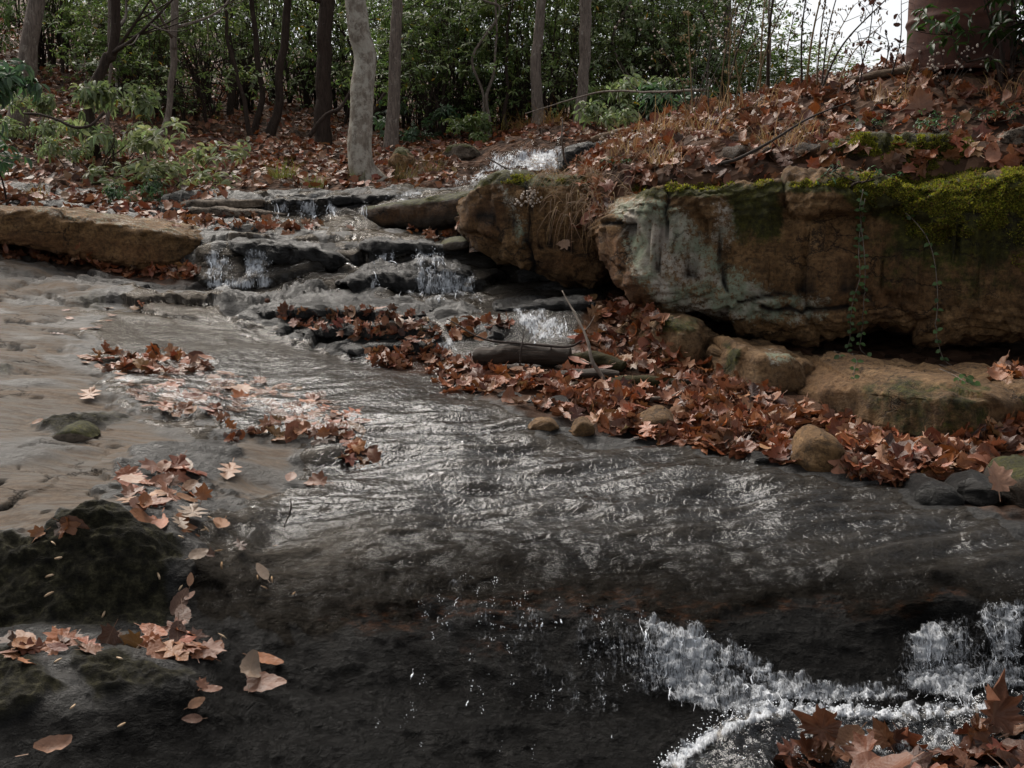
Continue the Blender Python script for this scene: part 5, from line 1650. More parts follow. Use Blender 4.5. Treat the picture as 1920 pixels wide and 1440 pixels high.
MARK = [(-200, "beyond the left edge"), (40, "behind the thick tree at the left edge"), (190, "behind the leaning dark tree"), (310, "around the slim bent tree"), (430, "behind the leaning black sapling"), (530, "behind the dark straight tree"), (605, "behind the vine clad trunk"), (675, "behind the pale curved tree"), (742, "behind the straight grey tree"), (840, "left of the small reddish sapling"), (915, "around the small reddish sapling"), (1006, "behind the slim grey tree"), (1095, "behind the rough grey tree"), (1172, "around the dark tree right of centre"), (1270, "between the dark tree and the sky gap"), (1362, "around the thin grey tree by the sky"), (1450, "below the tall dry stalks")]


def whereabouts(u):
    return min(MARK, key=lambda m: abs(m[0] - u))[1]


ROWS = [
    ("front row", 15.2, [(-150, 1.1), (250, .8), (330, .9), (400, .8)], LUR, (0.9, 0.9)),
    ("second row", 17.2, [(-80, 1.3), (30, 1.2), (120, 1.2), (210, 1.15), (300, 1.15), (390, 1.2), (470, 1.0)], LUR, (1.1, 1.1)),
    ("middle front row", 16.2, [(790, .95), (850, 1.05), (905, .8), (960, 1.0), (1045, 1.05), (1120, 1.0), (1190, 1.05), (1250, .9), (1320, .85)], LUR, (1., 1.05)),
    ("middle second row", 18.6, [(745, 1.05), (820, 1.2), (890, 1.1), (960, 1.2), (1030, 1.1), (1110, 1.15), (1180, 1.05), (1260, 1.0), (1330, .95), (1395, .55), (1450, .45), (1510, .35)], LUR, (1.2, 1.2)),
    ("shaded row", 20.5, [(540, 1.3), (600, 1.4), (660, 1.3), (720, 1.4), (480, 1.3)], LUR, (1.2, 1.15)),
    ("back row", 24, [(-100, .7), (60, .65), (200, .6), (340, .6), (460, .6), (560, .5), (680, .5), (790, .55), (900, .58), (1000, .52), (1100, .55), (1190, .5), (1270, .42), (1350, .36)], TALL, (1, .9)),
    ("farthest row", 31, [(0, .7), (170, .7), (300, .7), (420, .65), (530, .6), (640, .55), (760, .62), (880, .62), (1010, .6), (1130, .55), (1240, .42)], TALL, (1.2, 1.1)),
]
i_ = 0
for rown, D, items, KIT, base_sc in ROWS:
    for (u, s) in items:
        i_ += 1
        dd = D + rng.uniform(-.8, .8)
        S = KIT[(i_ * 7 + int(D)) % len(KIT)]
        if D > 30 and i_ % 2:
            continue
        big_ = "tall evergreen" if KIT is TALL else "evergreen shrub"
        put(S, u + rng.uniform(-12, 12), dd, rng.uniform(0, 6.28), (base_sc[0] * rng.uniform(.9, 1.15), base_sc[1] * s * rng.uniform(.92, 1.1)),
            f"{big_} in the {rown}, {whereabouts(u)}", "evergreens of the thicket", dz=-.1,
            name="evergreen_tree" if KIT is TALL else "evergreen_shrub", cat="evergreen tree" if KIT is TALL else "shrub")

# dark creeper in front of the drum
dark = Shrub(dict(w=.75, d=.5, h=1.0, nclump=150, leafL=.07, col=(.020, .042, .010), seed=111, fine=True, base=.1, droop=.2, yellow=.0, wh=6, spread=.34))
x_ = pt(1872, 130, 5.75)
dark.place((x_[0], 5.75, gz(x_[0], 5.75) - .03), .6, (1, 1.05), "dark green bush growing in front of the rusty drum", None, name="bush", cat="bush")
x_ = pt(1975, 130, 5.9)
dark.place((x_[0], 5.9, gz(x_[0], 5.9) - .03), 2.6, (1.1, 1.3), "dark green bush at the right edge beside the rusty drum", None, name="bush", cat="bush")


# ------------------------------------------------------------------ grasses, stalks, weeds
def blades(n, L, w, lean, col, seed, spread, hang=0.0):
    r_ = np.random.default_rng(seed)
    mb = MB()
    m = 6
    a = r_.uniform(0, 6.28, n)
    rad = spread * np.sqrt(r_.random(n))
    b = np.stack([np.cos(a) * rad, np.sin(a) * rad, 0 * a], -1)
    az = a + r_.normal(size=n) * .8
    ln = L * r_.uniform(.5, 1.2, n)
    cv_ = r_.uniform(.4, 1.6, n) * lean
    t = np.linspace(0, 1, m)
    ang = .15 + cv_[:, None] * t[None] * 1.7
    ds = ln[:, None] / (m - 1)
    hx = np.cumsum(np.sin(ang) * ds, 1)
    hz_ = np.cumsum(np.cos(ang) * ds, 1)
    c = np.stack([b[:, 0:1] + hx * np.cos(az)[:, None], b[:, 1:2] + hx * np.sin(az)[:, None], hz_], -1)
    c += r_.normal(size=c.shape) * .02 * L * t[None, :, None]
    s = np.stack([-np.sin(az), np.cos(az), 0 * az], -1)[:, None] * (w / 2 * (1 - .85 * t))[None, :, None]
    Vv = np.stack([c - s, c + s], 2).reshape(-1, 3)
    o = (np.arange(n) * 2 * m)[:, None, None]
    k = np.arange(m - 1)
    Q = np.stack([2 * k, 2 * k + 1, 2 * k + 3, 2 * k + 2], -1)
    cc = np.array(col) * r_.uniform(.6, 1.3, (n, 1)) * (1 + .06 * r_.normal(size=(n, 3)))
    mb.add(Vv, (Q[None] + o).reshape(-1, 4), None, tint=np.repeat(np.clip(cc, 0, 1), 2 * m, 0))
    return mb


GREENGR = (.16, .17, .045)
STRAW = (.25, .155, .095)
tufts = [(540, 345, 10.6, .26, GREENGR, 130, "yellow green grass tuft on the bank above the small cascade"), (595, 350, 10.5, .22, GREENGR, 100, "grass tuft right of the first tuft above the small cascade"), (680, 345, 10.8, .16, (.12, .14, .04), 60, "small grass tuft left of the pale tree foot"),
         (765, 335, 11.0, .28, (.12, .09, .04), 110, "brownish grass tuft right of the pale tree foot"), (815, 330, 11.4, .26, (.13, .09, .04), 90, "brownish grass tuft overhanging the upper stream"), (80, 385, 9.0, .22, (.22, .15, .07), 60, "dry straw tuft above the long tan ledge"),
         (985, 245, 14.2, .35, (.24, .13, .05), 90, "russet dry grass around the slim grey tree foot"), (1035, 250, 13.8, .35, (.24, .13, .05), 90, "russet dry grass right of the slim grey tree foot"), (940, 215, 14.8, .5, (.25, .2, .06), 30, "thin yellowish grass clump in front of the middle thicket")]
for i, (u, v, D, L, c, n, lab) in enumerate(tufts):
    x = (u - 960) / FPX * D
    z = gz(x, D)
    mb = blades(n, L, .006, .8, c, 200 + i, L * .5)
    mb.V = [q + np.array([x, D, z - .02]) for q in mb.V]
    tag(mb.build("grass_tuft", M['straw'], origin=(x, D, z)), lab, "grass tuft", "grass tufts by the stream")
for i, (u, v, L, n, sp, lab) in enumerate([(1085, 338, .25, 230, .22, "big clump of dry straw hanging between the two boulders"), (1140, 345, .24, 120, .16, "dry straw clump at the left end of the big boulder top"), (1240, 318, .24, 150, .14, "dry straw on the bank front above the white lichen"), (1460, 285, .26, 170, .12, "dry straw hanging over the mossy step on the bank"),
                                           (1520, 262, .22, 120, .12, "dry straw at the top of the mossy step"), (1320, 260, .26, 150, .16, "dry straw patch low on the leafy bank"), (1230, 262, .3, 150, .16, "dry straw patch at the left shoulder of the bank"), (1180, 300, .26, 150, .14, "dry straw clump near the dark branch on the bank"), (1900, 190, .3, 110, .14, "dry straw at the right edge of the leafy bank"), (1660, 205, .24, 90, .14, "sparse straw behind the star shaped leaf"), (1400, 215, .3, 120, .2, "dry straw at the foot of the tall stalks")]):
    h, nn = hit(u, v)
    mb = blades(n if i < 2 else int(n * .55), L, .0032, 1.5 if i < 2 else 1.2, STRAW, 300 + i, sp)
    q = mb.V[0]
    if i < 2:   # falls forward over the edge
        f = np.clip(-q[:, 1], 0, 1)
        q[:, 2] -= f * 1.15 + .12 * np.abs(q[:, 1])
        q[:, 1] -= .06
    mb.V = [q + h - np.array([0, 0, .01])]
    tag(mb.build("straw_clump", M['straw'], origin=h), lab, "straw clump", "clumps of dry straw")

STK = [(1345, 225, 1395, -60, 6.7, 3), (1352, 222, 1420, -40, 6.8, 4), (1368, 218, 1370, 60, 6.7, 3), (1376, 190, 1405, 90, 6.9, 3.5), (1332, 230, 1330, 150, 6.6, 3), (1425, 175, 1440, -60, 7.0, 4), (1410, 200, 1490, -30, 6.9, 3.5), (1505, 170, 1520, -60, 6.5, 4), (1510, 165, 1550, -50, 6.6, 4.5),
       (1530, 170, 1560, -60, 6.4, 3.5), (1540, 150, 1585, -60, 6.5, 3.5), (1545, 160, 1600, 10, 6.4, 3), (1440, 185, 1455, -40, 7.0, 7), (1530, 180, 1670, -10, 6.3, 4.5), (1565, 140, 1660, 40, 6.4, 3), (1470, 180, 1490, 20, 6.8, 2.5), (1655, 125, 1660, 60, 6.3, 2.5), (1300, 225, 1290, 20, 6.8, 3), (1290, 230, 1240, 90, 6.9, 2.5), (1320, 215, 1345, -30, 7.2, 2.5), (1395, 190, 1380, 0, 7.1, 2.5)]
SL = ["leftmost pair", "slanting right", "short and pale", "bent", "short", "upright", "leaning", "upright dark", "thick", "tall", "tall slim", "arched", "thickest upright woody", "long leaning dark", "thin arching", "fine", "fine short", "thin", "short leaning left", "fine tall", "fine upright"]
for i, (u0, v0, u1, v1, D, w) in enumerate(STK):
    hx = pt(u0, v0, D)
    h, nn = drop(hx[0], D)
    p0 = np.array([hx[0], D, h[2] - .02])
    p1 = pt(u1, v1, D + rng.uniform(-.2, .2))
    pm = (p0 + p1) / 2 + np.array([-(u1 - u0) / FPX * D * .12, 0, .03]) + rng.normal(size=3) * .015
    P = smooth_path(np.vstack([p0, pm, p1]), 26)
    mb = MB()
    c = np.array([(.17, .12, .07), (.06, .042, .03), (.26, .19, .11)][i % 3 if i != 12 else 1])
    mb.tube(P, np.linspace(w, w * .45, 26) / FPX * D / 2 * (1 + .15 * (np.arange(26) % 5 == 0)), 6, tint=c)
    r_ = np.random.default_rng(500 + i)
    for j in range(10 if i % 2 else 4):        # thin side stalks and husks
        k_ = r_.integers(8, 25)
        d = np.array([r_.normal() * .5, r_.normal() * .5, .6])
        L = r_.uniform(.04, .16)
        q = smooth_path(np.vstack([P[k_], P[k_] + d * L * .6, P[k_] + d * L + np.array([r_.normal() * .03, 0, -.02])]), 6)
        mb.tube(q, np.linspace(.0022, .001, 6), 4, tint=c)
        for e in range(5):
            s_ = .006 * r_.uniform(.6, 1.5)
            cpos = q[r_.integers(3, 6)] + r_.normal(size=3) * .008
            mb.add(I1[0] * s_ * np.array([.6, .6, 1.4]) + cpos, None, I1[1], tint=np.tile(c * 1.3, (12, 1)))
    tag(mb.build("dry_stalk", M['straw'], origin=p0), f"{SL[i]} dry stalk standing on the bank crest against the sky", "stalk", "dry stalks on the bank crest")

# weeds holding withered leaves, and weeds with pale seed heads
for i, (u, v, D, uu, vv, lab) in enumerate([(1600, 135, 6.2, 1640, -20, "bare weed with withered hanging leaves left of the drum"), (1670, 120, 6.1, 1690, 0, "thin weed with curled dark leaves just left of the drum"), (1610, 140, 6.1, 1608, 60, "short weed with shrivelled leaves below the tall stalks")]):
    h, nn = drop(pt(u, v, D)[0], D)
    p0 = np.array([pt(u, v, D)[0], D, h[2] - .02])
    P = smooth_path(np.vstack([p0, (p0 + pt(uu, vv, D)) / 2 + np.array([.03, 0, 0]), pt(uu, vv, D)]), 20)
    root = empty("withered_weed", p0, lab, "weed", "withered weeds beside the drum")
    mb = MB()
    mb.tube(P, np.linspace(.006, .002, 20), 5)
    lf = MB()
    r_ = np.random.default_rng(600 + i)
    for j in range(14):
        k_ = r_.integers(6, 20)
        d = np.array([r_.normal(), r_.normal() * .4, r_.normal() * .4])
        e = P[k_] + d * .07
        mb.tube(np.vstack([P[k_], (P[k_] + e) / 2 + [0, 0, .015], e]), [.0018, .0015, .001], 4)
        T = NEAR[r_.integers(0, 18) // 3 * 3 + 2 - (0)]
        F3 = frames(np.array([[d[0], d[1], -.2]]) + 1e-3, np.array([r_.uniform(0, 6)]))
        tt = np.array([(.075, .03, .022)]) * r_.uniform(.6, 1.5)
        instance(lf, NEAR, np.array([2 + 3 * r_.integers(0, 6)]), F3, (e - np.array([0, 0, .015]))[None], np.array([r_.uniform(.04, .07)]), tt)
    mb.build("stem", M['darktwig'], root)
    lf.build("withered_leaves", M['leaf'], root)
for i, (u, v, D, L, n, lab) in enumerate([(1000, 372, 5.42, .16, 60, "dried white flower head on the face of the brown boulder"), (1735, 105, 5.9, .28, 40, "dried weed with white seed heads in front of the drum"), (1780, 100, 5.8, .26, 36, "second white seed headed weed before the drum, by the dark bush"), (1120, 235, 9.0, .3, 60, "dried weed with pale seed heads above the driftwood"), (1175, 205, 9.2, .3, 50, "pale seed headed weed under the long bare branch"), (1300, 120, 7.0, .9, 90, "tall dried weed with pale tufts in front of the right thicket")]):
    p = pt(u, v, D)
    if i == 0:
        h, nn = hit(u, v)
        p0 = h + np.array([0, 0, .0])
    else:
        h, nn = drop(p[0], D)
        p0 = np.array([p[0], D, h[2] - .02])
    root = empty("seed_headed_weed", p0, lab, "weed", "dried weeds with pale seed heads")
    r_ = np.random.default_rng(650 + i)
    mb, fl_ = MB(), MB()
    for j in range(9):
        d = np.array([r_.normal() * .35, -abs(r_.normal()) * .25 if i == 0 else r_.normal() * .3, r_.uniform(.5, 1)]) * L
        if i == 0:
            d = np.array([r_.normal() * .5, -.5, r_.normal() * .35]) * L * .5
        q = smooth_path(np.vstack([p0, p0 + d * .55 + r_.normal(size=3) * .01, p0 + d]), 8)
        mb.tube(q, np.linspace(.0028, .001, 8), 4)
        for e in range(n // 9):
            c_ = q[r_.integers(5, 8)] + r_.normal(size=3) * L * .07
            s_ = r_.uniform(.004, .008) * (1.3 if D > 8 else 1)
            Pq = I1[0] * s_ * (1 + .5 * r_.random((12, 1)))
            fl_.add(Pq + c_, None, I1[1])
    mb.build("stem", M['darktwig'] if i else M['twig'], root)
    tag(fl_.build("seed_heads", M['fluff'], root, smooth=False), kind="stuff")


# ------------------------------------------------------------------ moss carpet and vines on the big boulder
def moss_patch(parent, polys, n, size, seed, faces=None):
    r_ = np.random.default_rng(seed)
    Ps, Ns = [], []
    for poly, share in polys:
        p = np.array(poly, float)
        lo, hi = p.min(0), p.max(0)
        k_ = 0
        while k_ < int(n * share):
            uv = lo + (hi - lo) * r_.random((500, 2))
            sd = poly_sdf(poly, uv[:, 0], uv[:, 1])
            nz = fbm(np.stack([uv[:, 0] / 40, uv[:, 1] / 30, 0 * uv[:, 0] + seed], -1), 4)
            uv = uv[(sd > 0) & (nz + sd / 45 > .12)]
            for u, v in uv:
                h, nn = hit(u, v)
                k_ += 1
                if h is not None:
                    Ps.append(h)
                    Ns.append(nn)
                if k_ >= int(n * share):
                    break
    P, N = np.array(Ps), np.array(Ns)
    m = len(P)
    A = N + r_.normal(size=(m, 3)) * .75 + np.array([0, -.2, .25])
    A /= np.linalg.norm(A, axis=1)[:, None]
    S = np.cross(A, r_.normal(size=(m, 3)))
    S /= np.linalg.norm(S, axis=1)[:, None]
    B = np.cross(A, S)
    mb = MB()
    patch = fbm(P * 7, 3)[:, None]
    tt = np.array([(.205, .19, .022)]) * (1 + .55 * np.clip(patch, -1, 1)) * r_.uniform(.5, 1.4, (m, 1)) * np.where(r_.random((m, 1)) < .25, np.array([[.55, .75, .7]]), np.array([[1., 1, 1]]))
    tt[r_.random(m) < .12] = (.14, .075, .03)
    leaf_quads(mb, P, A, B, size * r_.uniform(.5, 1.4, m), size * .55 * r_.uniform(.6, 1.3, m), tt, False)
    return tag(mb.build("moss", M['moss'], parent), kind="stuff")


moss_patch(big, [([(1545, 342), (1620, 325), (1720, 318), (1960, 312), (1960, 345), (1960, 425), (1850, 430), (1760, 425), (1690, 405), (1620, 378)], .8), ([(1690, 395), (1850, 420), (1780, 470), (1700, 440)], .1), ([(1880, 400), (1990, 400), (1990, 520), (1900, 520)], .04), ([(1165, 345), (1560, 335), (1560, 350), (1165, 362)], .06)], 24000, .0125, 1)
step_ob = [o for o in COL.objects if o.get("label", "").startswith("mossy step of rock")][0]
moss_patch(step_ob, [([(1530, 262), (1560, 248), (1640, 250), (1660, 300), (1560, 275)], .3), ([(1630, 252), (1820, 255), (1830, 300), (1720, 325), (1650, 300)], .7)], 9000, .012, 2)
moss_patch(lb, [([(930, 328), (1060, 328), (1060, 342), (930, 345)], 1)], 700, .012, 3)

for i, (lab, pts) in enumerate([
    ("longest green vine strand hanging down the middle of the big boulder", [(1618, 355), (1612, 400), (1618, 450), (1622, 500), (1620, 560), (1616, 620), (1608, 670), (1598, 712)]),
    ("shorter green vine strand just left of the longest one", [(1622, 372), (1614, 420), (1610, 470), (1612, 520), (1600, 560), (1595, 600), (1592, 640), (1577, 672)]),
    ("green vine strand hanging at the right and trailing onto the slab", [(1700, 400), (1735, 440), (1752, 490), (1758, 560), (1755, 610), (1762, 655), (1780, 690), (1808, 715), (1828, 718)])]):
    a = np.array(pts, float)
    uv = smooth_path(a, 60)
    Pv = []
    lastD = 4.4
    for u, v in uv:
        h, nn = hit(u, v)
        D = h[1] if h is not None else lastD
        if v < 625:
            D = min(D, 4.75)
            lastD = D
        else:
            D = min(D, lastD + .02) if v < 700 else D
        Pv.append(pt(u, v, D - .025))
    Pv = np.array(Pv)
    k_ = np.hanning(7)
    k_ /= k_.sum()
    Pv[:, 1] = np.convolve(np.pad(Pv[:, 1], 3, mode='edge'), k_, 'valid')
    root = empty("vine", Pv[0], lab, "vine", "green vines hanging over the big boulder")
    mb = MB()
    mb.tube(Pv, np.linspace(.0022, .0012, len(Pv)), 5)
    mb.build("stem", M['twig'], root)
    lf = MB()
    r_ = np.random.default_rng(700 + i)
    ks = np.arange(1, 60, 3)
    P, A, Nn, T = [], [], [], []
    for j, k_ in enumerate(ks):
        for s in (-1, 1):
            if r_.random() < .12:
                continue
            P.append(Pv[k_])
            A.append([s * r_.uniform(.6, 1), -.3 + r_.normal() * .2, r_.normal() * .35 - .1])
            Nn.append([r_.normal() * .3, -.8, .6])
            T.append(np.array((.065, .12, .035)) * r_.uniform(.6, 1.5))
    P, A, Nn, T = map(np.array, (P, A, Nn, T))
    A /= np.linalg.norm(A, axis=1)[:, None]
    Nn = Nn - A * (A * Nn).sum(1)[:, None]
    Nn /= np.linalg.norm(Nn, axis=1)[:, None]
    leaf_quads(lf, P, A, Nn, r_.uniform(.018, .032, len(P)), r_.uniform(.018, .026, len(P)), T, True)
    lf.build("foliage", M['green'], root)
# creeping vine leaves on the moss and bank, small and many
cr = Shrub(dict(w=.42, d=.25, h=.10, nclump=26, leafL=.028, col=(.06, .12, .06), seed=121, fine=True, base=.1, droop=.1, yellow=0, wh=4, spread=.9))
for i, (u, v, s, lab) in enumerate([(1605, 350, .8, "creeping green vine leaves on the moss where the strands start"), (1760, 250, .8, "small creeper in the leaves above the moss"), (1860, 235, .8, "small creeper below the star shaped leaf by the right edge"), (1630, 245, .6, "small dark creeper in leaf litter at top of the mossy step"), (1150, 318, .6, "small bright green creeper sprig at the top of the brown boulder")]):
    h, nn = hit(u, v)
    cr.place(h, i * 1.3, (s, s), lab, "creepers on the bank", name="creeper", cat="creeper")

# ------------------------------------------------------------------ white water
def mat_veil():
    m = NT("white_water_veil")
    k = m.attr("k")
    v = m.node("VectorMath", dict(operation='SCALE'), i0=m.pos((1, .36, .20)))
    m.set(v.inputs["Scale"], k)
    vec = v.outputs[0]
    a = m.noise(vec, 1.0, 5, .7, 1.2)
    b = m.noise(vec, 3.2, 3, .7, .8)
    vo = m.voro(vec, 2.4, 'DISTANCE_TO_EDGE')
    f = m.math('ADD', m.math('ADD', m.math('MULTIPLY', a, .75), m.math('MULTIPLY', b, .55)), m.math('MULTIPLY', m.attr("dens"), .36))
    lo = m.node("VectorMath", dict(operation='SCALE'), i0=vec)
    lo.inputs["Scale"].default_value = .22
    f = m.math('ADD', f, m.math('MULTIPLY', m.noise(lo.outputs[0], 1.0, 3, .6), .7))
    f = m.math('SUBTRACT', f, m.math('MULTIPLY', m.math('MINIMUM', vo, .35), .45))
    al = m.math('MULTIPLY', m.math('SUBTRACT', f, 1.09), 2.2, True)
    al = m.math('MULTIPLY', al, .9)
    s = m.bsdf((.84, .88, .94), .25, m.bump(f, 1, .02), .5)
    t = m.node("BsdfTransparent")
    return m.done(m.node("MixShader", i0=al, i1=t.outputs[0], i2=s).outputs[0])


M['veil'] = mat_veil()


def veil(label, polys, lift, parent, step=3, soft=14, gain=1.0):
    V_, F_, Dn, K, n_ = [], [], [], [], 0
    for poly, _ in polys:
        p = np.array(poly, float)
        lo, hi = p.min(0) - 8, p.max(0) + 8
        us, vs = np.arange(lo[0], hi[0] + 1, step), np.arange(lo[1], hi[1] + 1, step)
        UU, VV = np.meshgrid(us, vs)
        js = fbm(np.stack([UU / 17, VV / 17, 0 * UU + lo[0]], -1), 3) * 9
        sd = poly_sdf(poly, UU, VV) + js
        P = np.full(UU.shape + (3,), np.nan)
        for a in range(UU.shape[0]):
            for b in range(UU.shape[1]):
                if sd[a, b] > -6:
                    h, nn = hit(UU[a, b], VV[a, b])
                    if h is not None:
                        P[a, b] = h + nn * lift * (1 + 1.2 * js[a, b] / 9)
        F = grid_faces(*UU.shape)
        P = P.reshape(-1, 3)
        q = P[F]
        ok = ~np.isnan(q).any((1, 2))
        ext = np.linalg.norm(q.max(1) - q.min(1), axis=1)
        with np.errstate(all='ignore'):
            ok &= ext < .09 * q[:, 0, 1] / 3
        F = F[ok]
        if not len(F):
            continue
        us_ = np.unique(F)
        rm = np.full(len(P), -1)
        rm[us_] = np.arange(len(us_))
        V_.append(P[us_])
        F_.append(rm[F] + n_)
        Dn.append(gain * sstep(-6, soft, sd.reshape(-1)[us_]))
        K.append(np.full(len(us_), 170 / np.nanmean(P[us_, 1])))
        n_ += len(us_)
    if not V_:
        return None
    return mk("water_veil", np.vstack(V_), [np.vstack(F_)], M['veil'], parent, attrs=dict(dens=np.concatenate(Dn), k=np.concatenate(K)))


def cascade(label, polys, n, length, rad, drops, seed, lift=.015, spread=.0, down=(0, 1), bead=.6, vl=True):
    r_ = np.random.default_rng(seed)
    mb = MB()
    root_p = None
    for poly, share in polys:
        p = np.array(poly, float)
        lo, hi = p.min(0), p.max(0)
        k_ = 0
        tries = 0
        while k_ < (.10 if vl else .25) * n * share and tries < n * 60:
            tries += 1
            u, v = lo + (hi - lo) * r_.random(2)
            if poly_sdf(poly, np.array([u]), np.array([v]))[0] < 0:
                continue
            if fbm(np.array([[u / 22, v / 60, seed]]), 3)[0] < r_.uniform(-.7, .35):
                continue
            L = length * r_.uniform(.4, 1.9)
            q = []
            lf = lift * r_.uniform(.3, 1.2)
            ddx = r_.normal() * .18 + down[0]
            for s in np.linspace(0, 1, 6):
                uu, vv = u + ddx * L * s + r_.normal() * 1.2, v + L * s * down[1]
                if poly_sdf(poly, np.array([uu]), np.array([vv]))[0] < -12:
                    break
                h, nn = hit(uu, vv)
                if h is None:
                    break
                if q and np.linalg.norm(h - q[-1]) > .25:
                    break
                q.append(h + nn * lf)
            if len(q) < 2:
                continue
            q = np.array(q)
            if root_p is None:
                root_p = q[0]
            D = q[0, 1]
            rr = .40 * rad / FPX * D / 2 * r_.uniform(.35, 1.3)
            m = len(q)
            mb.tube(smooth_path(q, 9), rr * np.clip(np.sin(np.linspace(.15, 2.9, 9)) * (1 + bead * r_.normal(size=9)), .12, 2), 5)
            k_ += 1
        for j in range(int(drops * share * (.45 if vl else 1))):
            u, v = lo + (hi - lo) * r_.random(2)
            if not vl:
                cl_ = np.random.default_rng(seed * 1000 + j // 9)
                u, v = lo + (hi - lo) * cl_.random(2) + r_.normal(size=2) * np.array([3.5, 6])
            if poly_sdf(poly, np.array([u]), np.array([v]))[0] < -4:
                continue
            h, nn = hit(u, v)
            if h is None:
                continue
            s_ = .45 * rad / FPX * h[1] / 2 * r_.uniform(.3, 1.1) ** 1.5
            st = np.array([1, 1, r_.uniform(.8, 2.4)])
            mb.add(I1[0] * s_ * st + h + nn * (lift * r_.uniform(.3, 2) + s_), None, I1[1])
    root = empty("waterfall", root_p, label, "waterfall", "white water of the stream")
    tag(mb.build("spray", M['white'], root), kind="stuff")
    if vl:
        for q_ in polys:
            veil(label, [q_], lift, root)
    return root


cascade("upper waterfall, a wide white veil over dark rock", [([(928, 292), (960, 282), (1055, 276), (1062, 300), (1040, 328), (900, 330)], .85), ([(880, 330), (915, 318), (920, 345), (860, 350)], .15)], 60, 26, 2.2, 60, 11, .02)
cascade("small white cascade dropping off the thin ledges", [([(512, 378), (540, 376), (545, 402), (515, 405)], .25), ([(564, 376), (592, 376), (594, 408), (562, 408)], .45), ([(610, 380), (630, 380), (632, 408), (612, 408)], .2), ([(672, 385), (690, 385), (690, 405), (674, 405)], .1)], 150, 22, 3.4, 90, 12, .02)
cascade("thin fall of water on the low step left of the pointed ledge", [([(725, 366), (790, 362), (786, 374), (728, 376)], 1)], 40, 9, 2.4, 20, 13, .015)
cascade("speckled white cascade right of the long tan ledge", [([(385, 478), (425, 470), (440, 500), (420, 525), (385, 525)], .4), ([(460, 465), (500, 470), (520, 500), (480, 525), (450, 520)], .3), ([(375, 520), (520, 522), (500, 540), (390, 545)], .3)], 130, 12, 3.2, 330, 14, .012)
cascade("lively white cascade tumbling between the wet black rocks", [([(705, 468), (740, 468), (745, 490), (712, 492)], .12), ([(770, 462), (830, 470), (830, 500), (775, 498)], .22), ([(775, 500), (850, 505), (895, 520), (890, 560), (800, 562), (775, 540)], .46), ([(742, 540), (800, 555), (905, 560), (905, 568), (770, 562)], .14), ([(698, 495), (705, 495), (708, 535), (700, 535)], .06)], 330, 14, 3.4, 420, 15, .015)
cascade("low glittering cascade under the brown boulder", [([(965, 580), (1010, 590), (1060, 600), (1085, 640), (1000, 642), (975, 620)], .6), ([(835, 625), (870, 620), (850, 665), (820, 670)], .25), ([(800, 668), (895, 668), (890, 678), (805, 676)], .15)], 190, 12, 3.0, 320, 16, .012)
drop_fall = cascade("scattered bright drops and strands over the left part of the front rock wall", [([(745, 1080), (950, 1090), (1160, 1150), (1240, 1200), (1240, 1320), (1000, 1300), (820, 1240), (740, 1150)], .8), ([(700, 1250), (1250, 1300), (1230, 1420), (700, 1430)], .2)], 45, 9, 4.2, 700, 17, .012, bead=1., vl=False)
mid_fall = cascade("dense white fall at the middle of the front rock wall", [([(1190, 1158), (1250, 1168), (1330, 1190), (1400, 1215), (1440, 1255), (1430, 1290), (1380, 1260), (1300, 1250), (1230, 1215)], .46), ([(1200, 1190), (1300, 1230), (1420, 1280), (1480, 1310), (1440, 1340), (1340, 1350), (1260, 1310)], .42), ([(1430, 1255), (1560, 1285), (1700, 1290), (1700, 1322), (1540, 1326), (1450, 1320)], .12)], 520, 24, 3.8, 620, 18, .014, bead=.8)
end_fall = cascade("white strands falling at the right end of the front rock wall", [([(1702, 1195), (1740, 1170), (1770, 1165), (1765, 1240), (1710, 1250)], .3), ([(1830, 1135), (1915, 1130), (1915, 1240), (1850, 1245)], .3), ([(1670, 1260), (1760, 1250), (1830, 1280), (1820, 1330), (1700, 1300)], .25), ([(1780, 1250), (1915, 1245), (1915, 1300), (1800, 1300)], .15)], 300, 28, 3.6, 420, 19, .014, bead=.8)

veil("x", [([(1110, 1140), (1200, 1150), (1330, 1180), (1480, 1290), (1440, 1335), (1240, 1330), (1150, 1260)], 1)], .012, mid_fall, soft=50, gain=.42)
veil("x", [([(1690, 1195), (1760, 1158), (1830, 1135), (1925, 1126), (1925, 1310), (1700, 1310), (1650, 1275)], 1)], .012, end_fall, soft=40, gain=.5)
veil("x", [([(730, 1075), (950, 1085), (1130, 1130), (1250, 1190), (1260, 1400), (1000, 1330), (820, 1260), (740, 1170)], 1)], .010, drop_fall, soft=60, gain=.10)

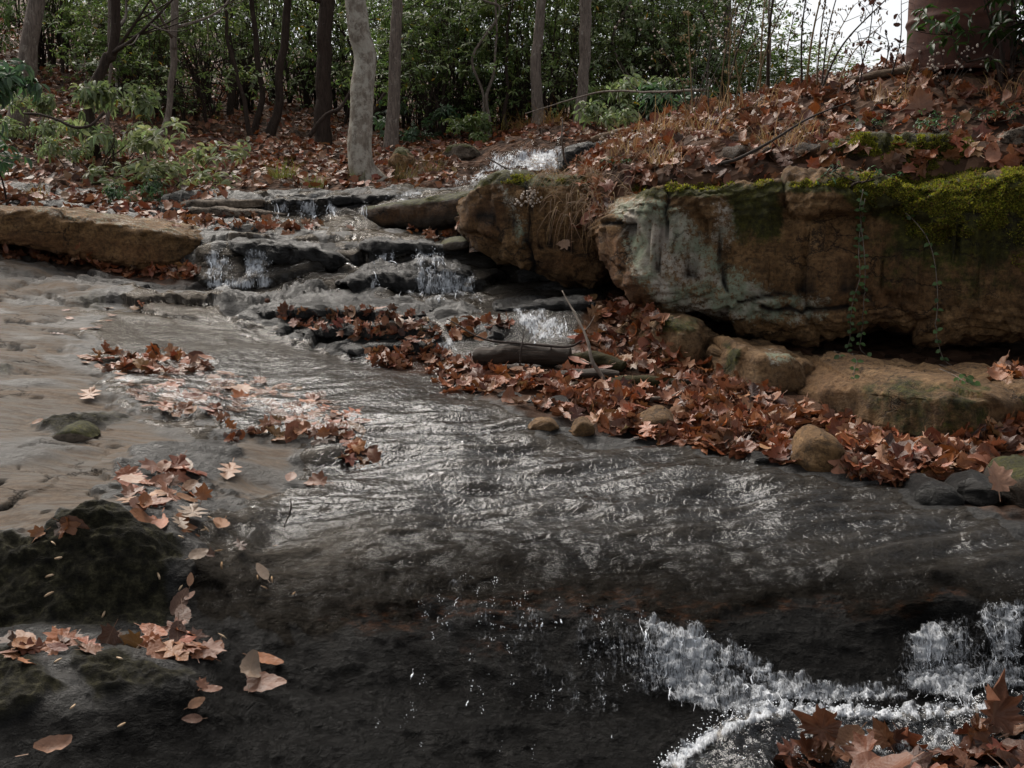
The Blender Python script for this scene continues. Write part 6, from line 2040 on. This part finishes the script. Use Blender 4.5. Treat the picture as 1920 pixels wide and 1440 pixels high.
# foam on the plunge pool
fb = MB()
r_ = np.random.default_rng(31)
arc = smooth_path(np.array([(1235, 1450), (1290, 1405), (1345, 1368), (1420, 1338), (1500, 1332), (1600, 1342), (1700, 1345), (1800, 1338), (1880, 1330)], float), 200)
cnt = 0
while cnt < 900:
    k_ = r_.integers(0, 200)
    u, v = arc[k_] + r_.normal(size=2) * np.array([10, 6 + 6 * np.sin(k_ / 23) ** 2])
    if cnt > 750:
        u, v = r_.uniform(1350, 1850), r_.uniform(1345, 1440)
        if perlin(np.array([[u / 60, v / 18, 3.]]))[0] < .12:
            cnt += .2
            continue
    h, nn = hit(u, v)
    cnt += 1
    if h is None:
        continue
    s_ = r_.uniform(.0006, .0018)
    fb.add(I1[0] * s_ * np.array([1, 1, .8]) + h + np.array([0, 0, .009 + s_ * .3 + abs(r_.normal()) * .006]), None, I1[1])
arcp = [(1225, 1450), (1285, 1398), (1340, 1360), (1415, 1328), (1500, 1320), (1600, 1328), (1700, 1332), (1800, 1325), (1900, 1318), (1900, 1345), (1800, 1352), (1700, 1362), (1600, 1358), (1500, 1352), (1430, 1360), (1365, 1392), (1300, 1435), (1285, 1460)]
froot = empty("foam", pt(1420, 1345, 1.95), "white foam ring on the plunge pool in the foreground corner", "foam")
froot["kind"] = "stuff"
fb.build("bubbles", M['white'], froot)
veil("foam", [(arcp, 1)], .012, froot, soft=22, gain=2.0)
veil("foam", [([(1420, 1365), (1560, 1352), (1700, 1365), (1860, 1350), (1860, 1440), (1600, 1440), (1500, 1400)], 1)], .010, froot, soft=60)

# ------------------------------------------------------------------ sky, sun
w = bpy.data.worlds.new("World")
SC.world = w
w.use_nodes = True
nt = w.node_tree
bg = nt.nodes["Background"]
sky = nt.nodes.new("ShaderNodeTexSky")
sky.sky_type = 'NISHITA'
sky.sun_disc = False
sky.sun_elevation = R(50)
sky.sun_rotation = R(-32)
sky.air_density = 1.0
sky.dust_density = 2.0
sky.ozone_density = 1.0
hs = nt.nodes.new("ShaderNodeHueSaturation")
hs.inputs["Saturation"].default_value = .12
nt.links.new(sky.outputs[0], hs.inputs["Color"])
nt.links.new(hs.outputs[0], bg.inputs[0])
bg.inputs[1].default_value = .095
sun = bpy.data.lights.new("sun", 'SUN')
sun.energy = 3.2
sun.angle = R(48)
sun.color = (1, .92, .82)
so = bpy.data.objects.new("sun", sun)
COL.objects.link(so)
el, az = R(50), R(-32)
dirv = Vector((math.sin(az) * math.cos(el), math.cos(az) * math.cos(el), math.sin(el)))
so.rotation_euler = dirv.to_track_quat('Z', 'Y').to_euler()
SC.view_settings.view_transform = 'Standard'
SC.view_settings.look = 'None'
SC.view_settings.exposure = 0.85
SC.cycles.max_bounces = 8
SC.cycles.transparent_max_bounces = 16
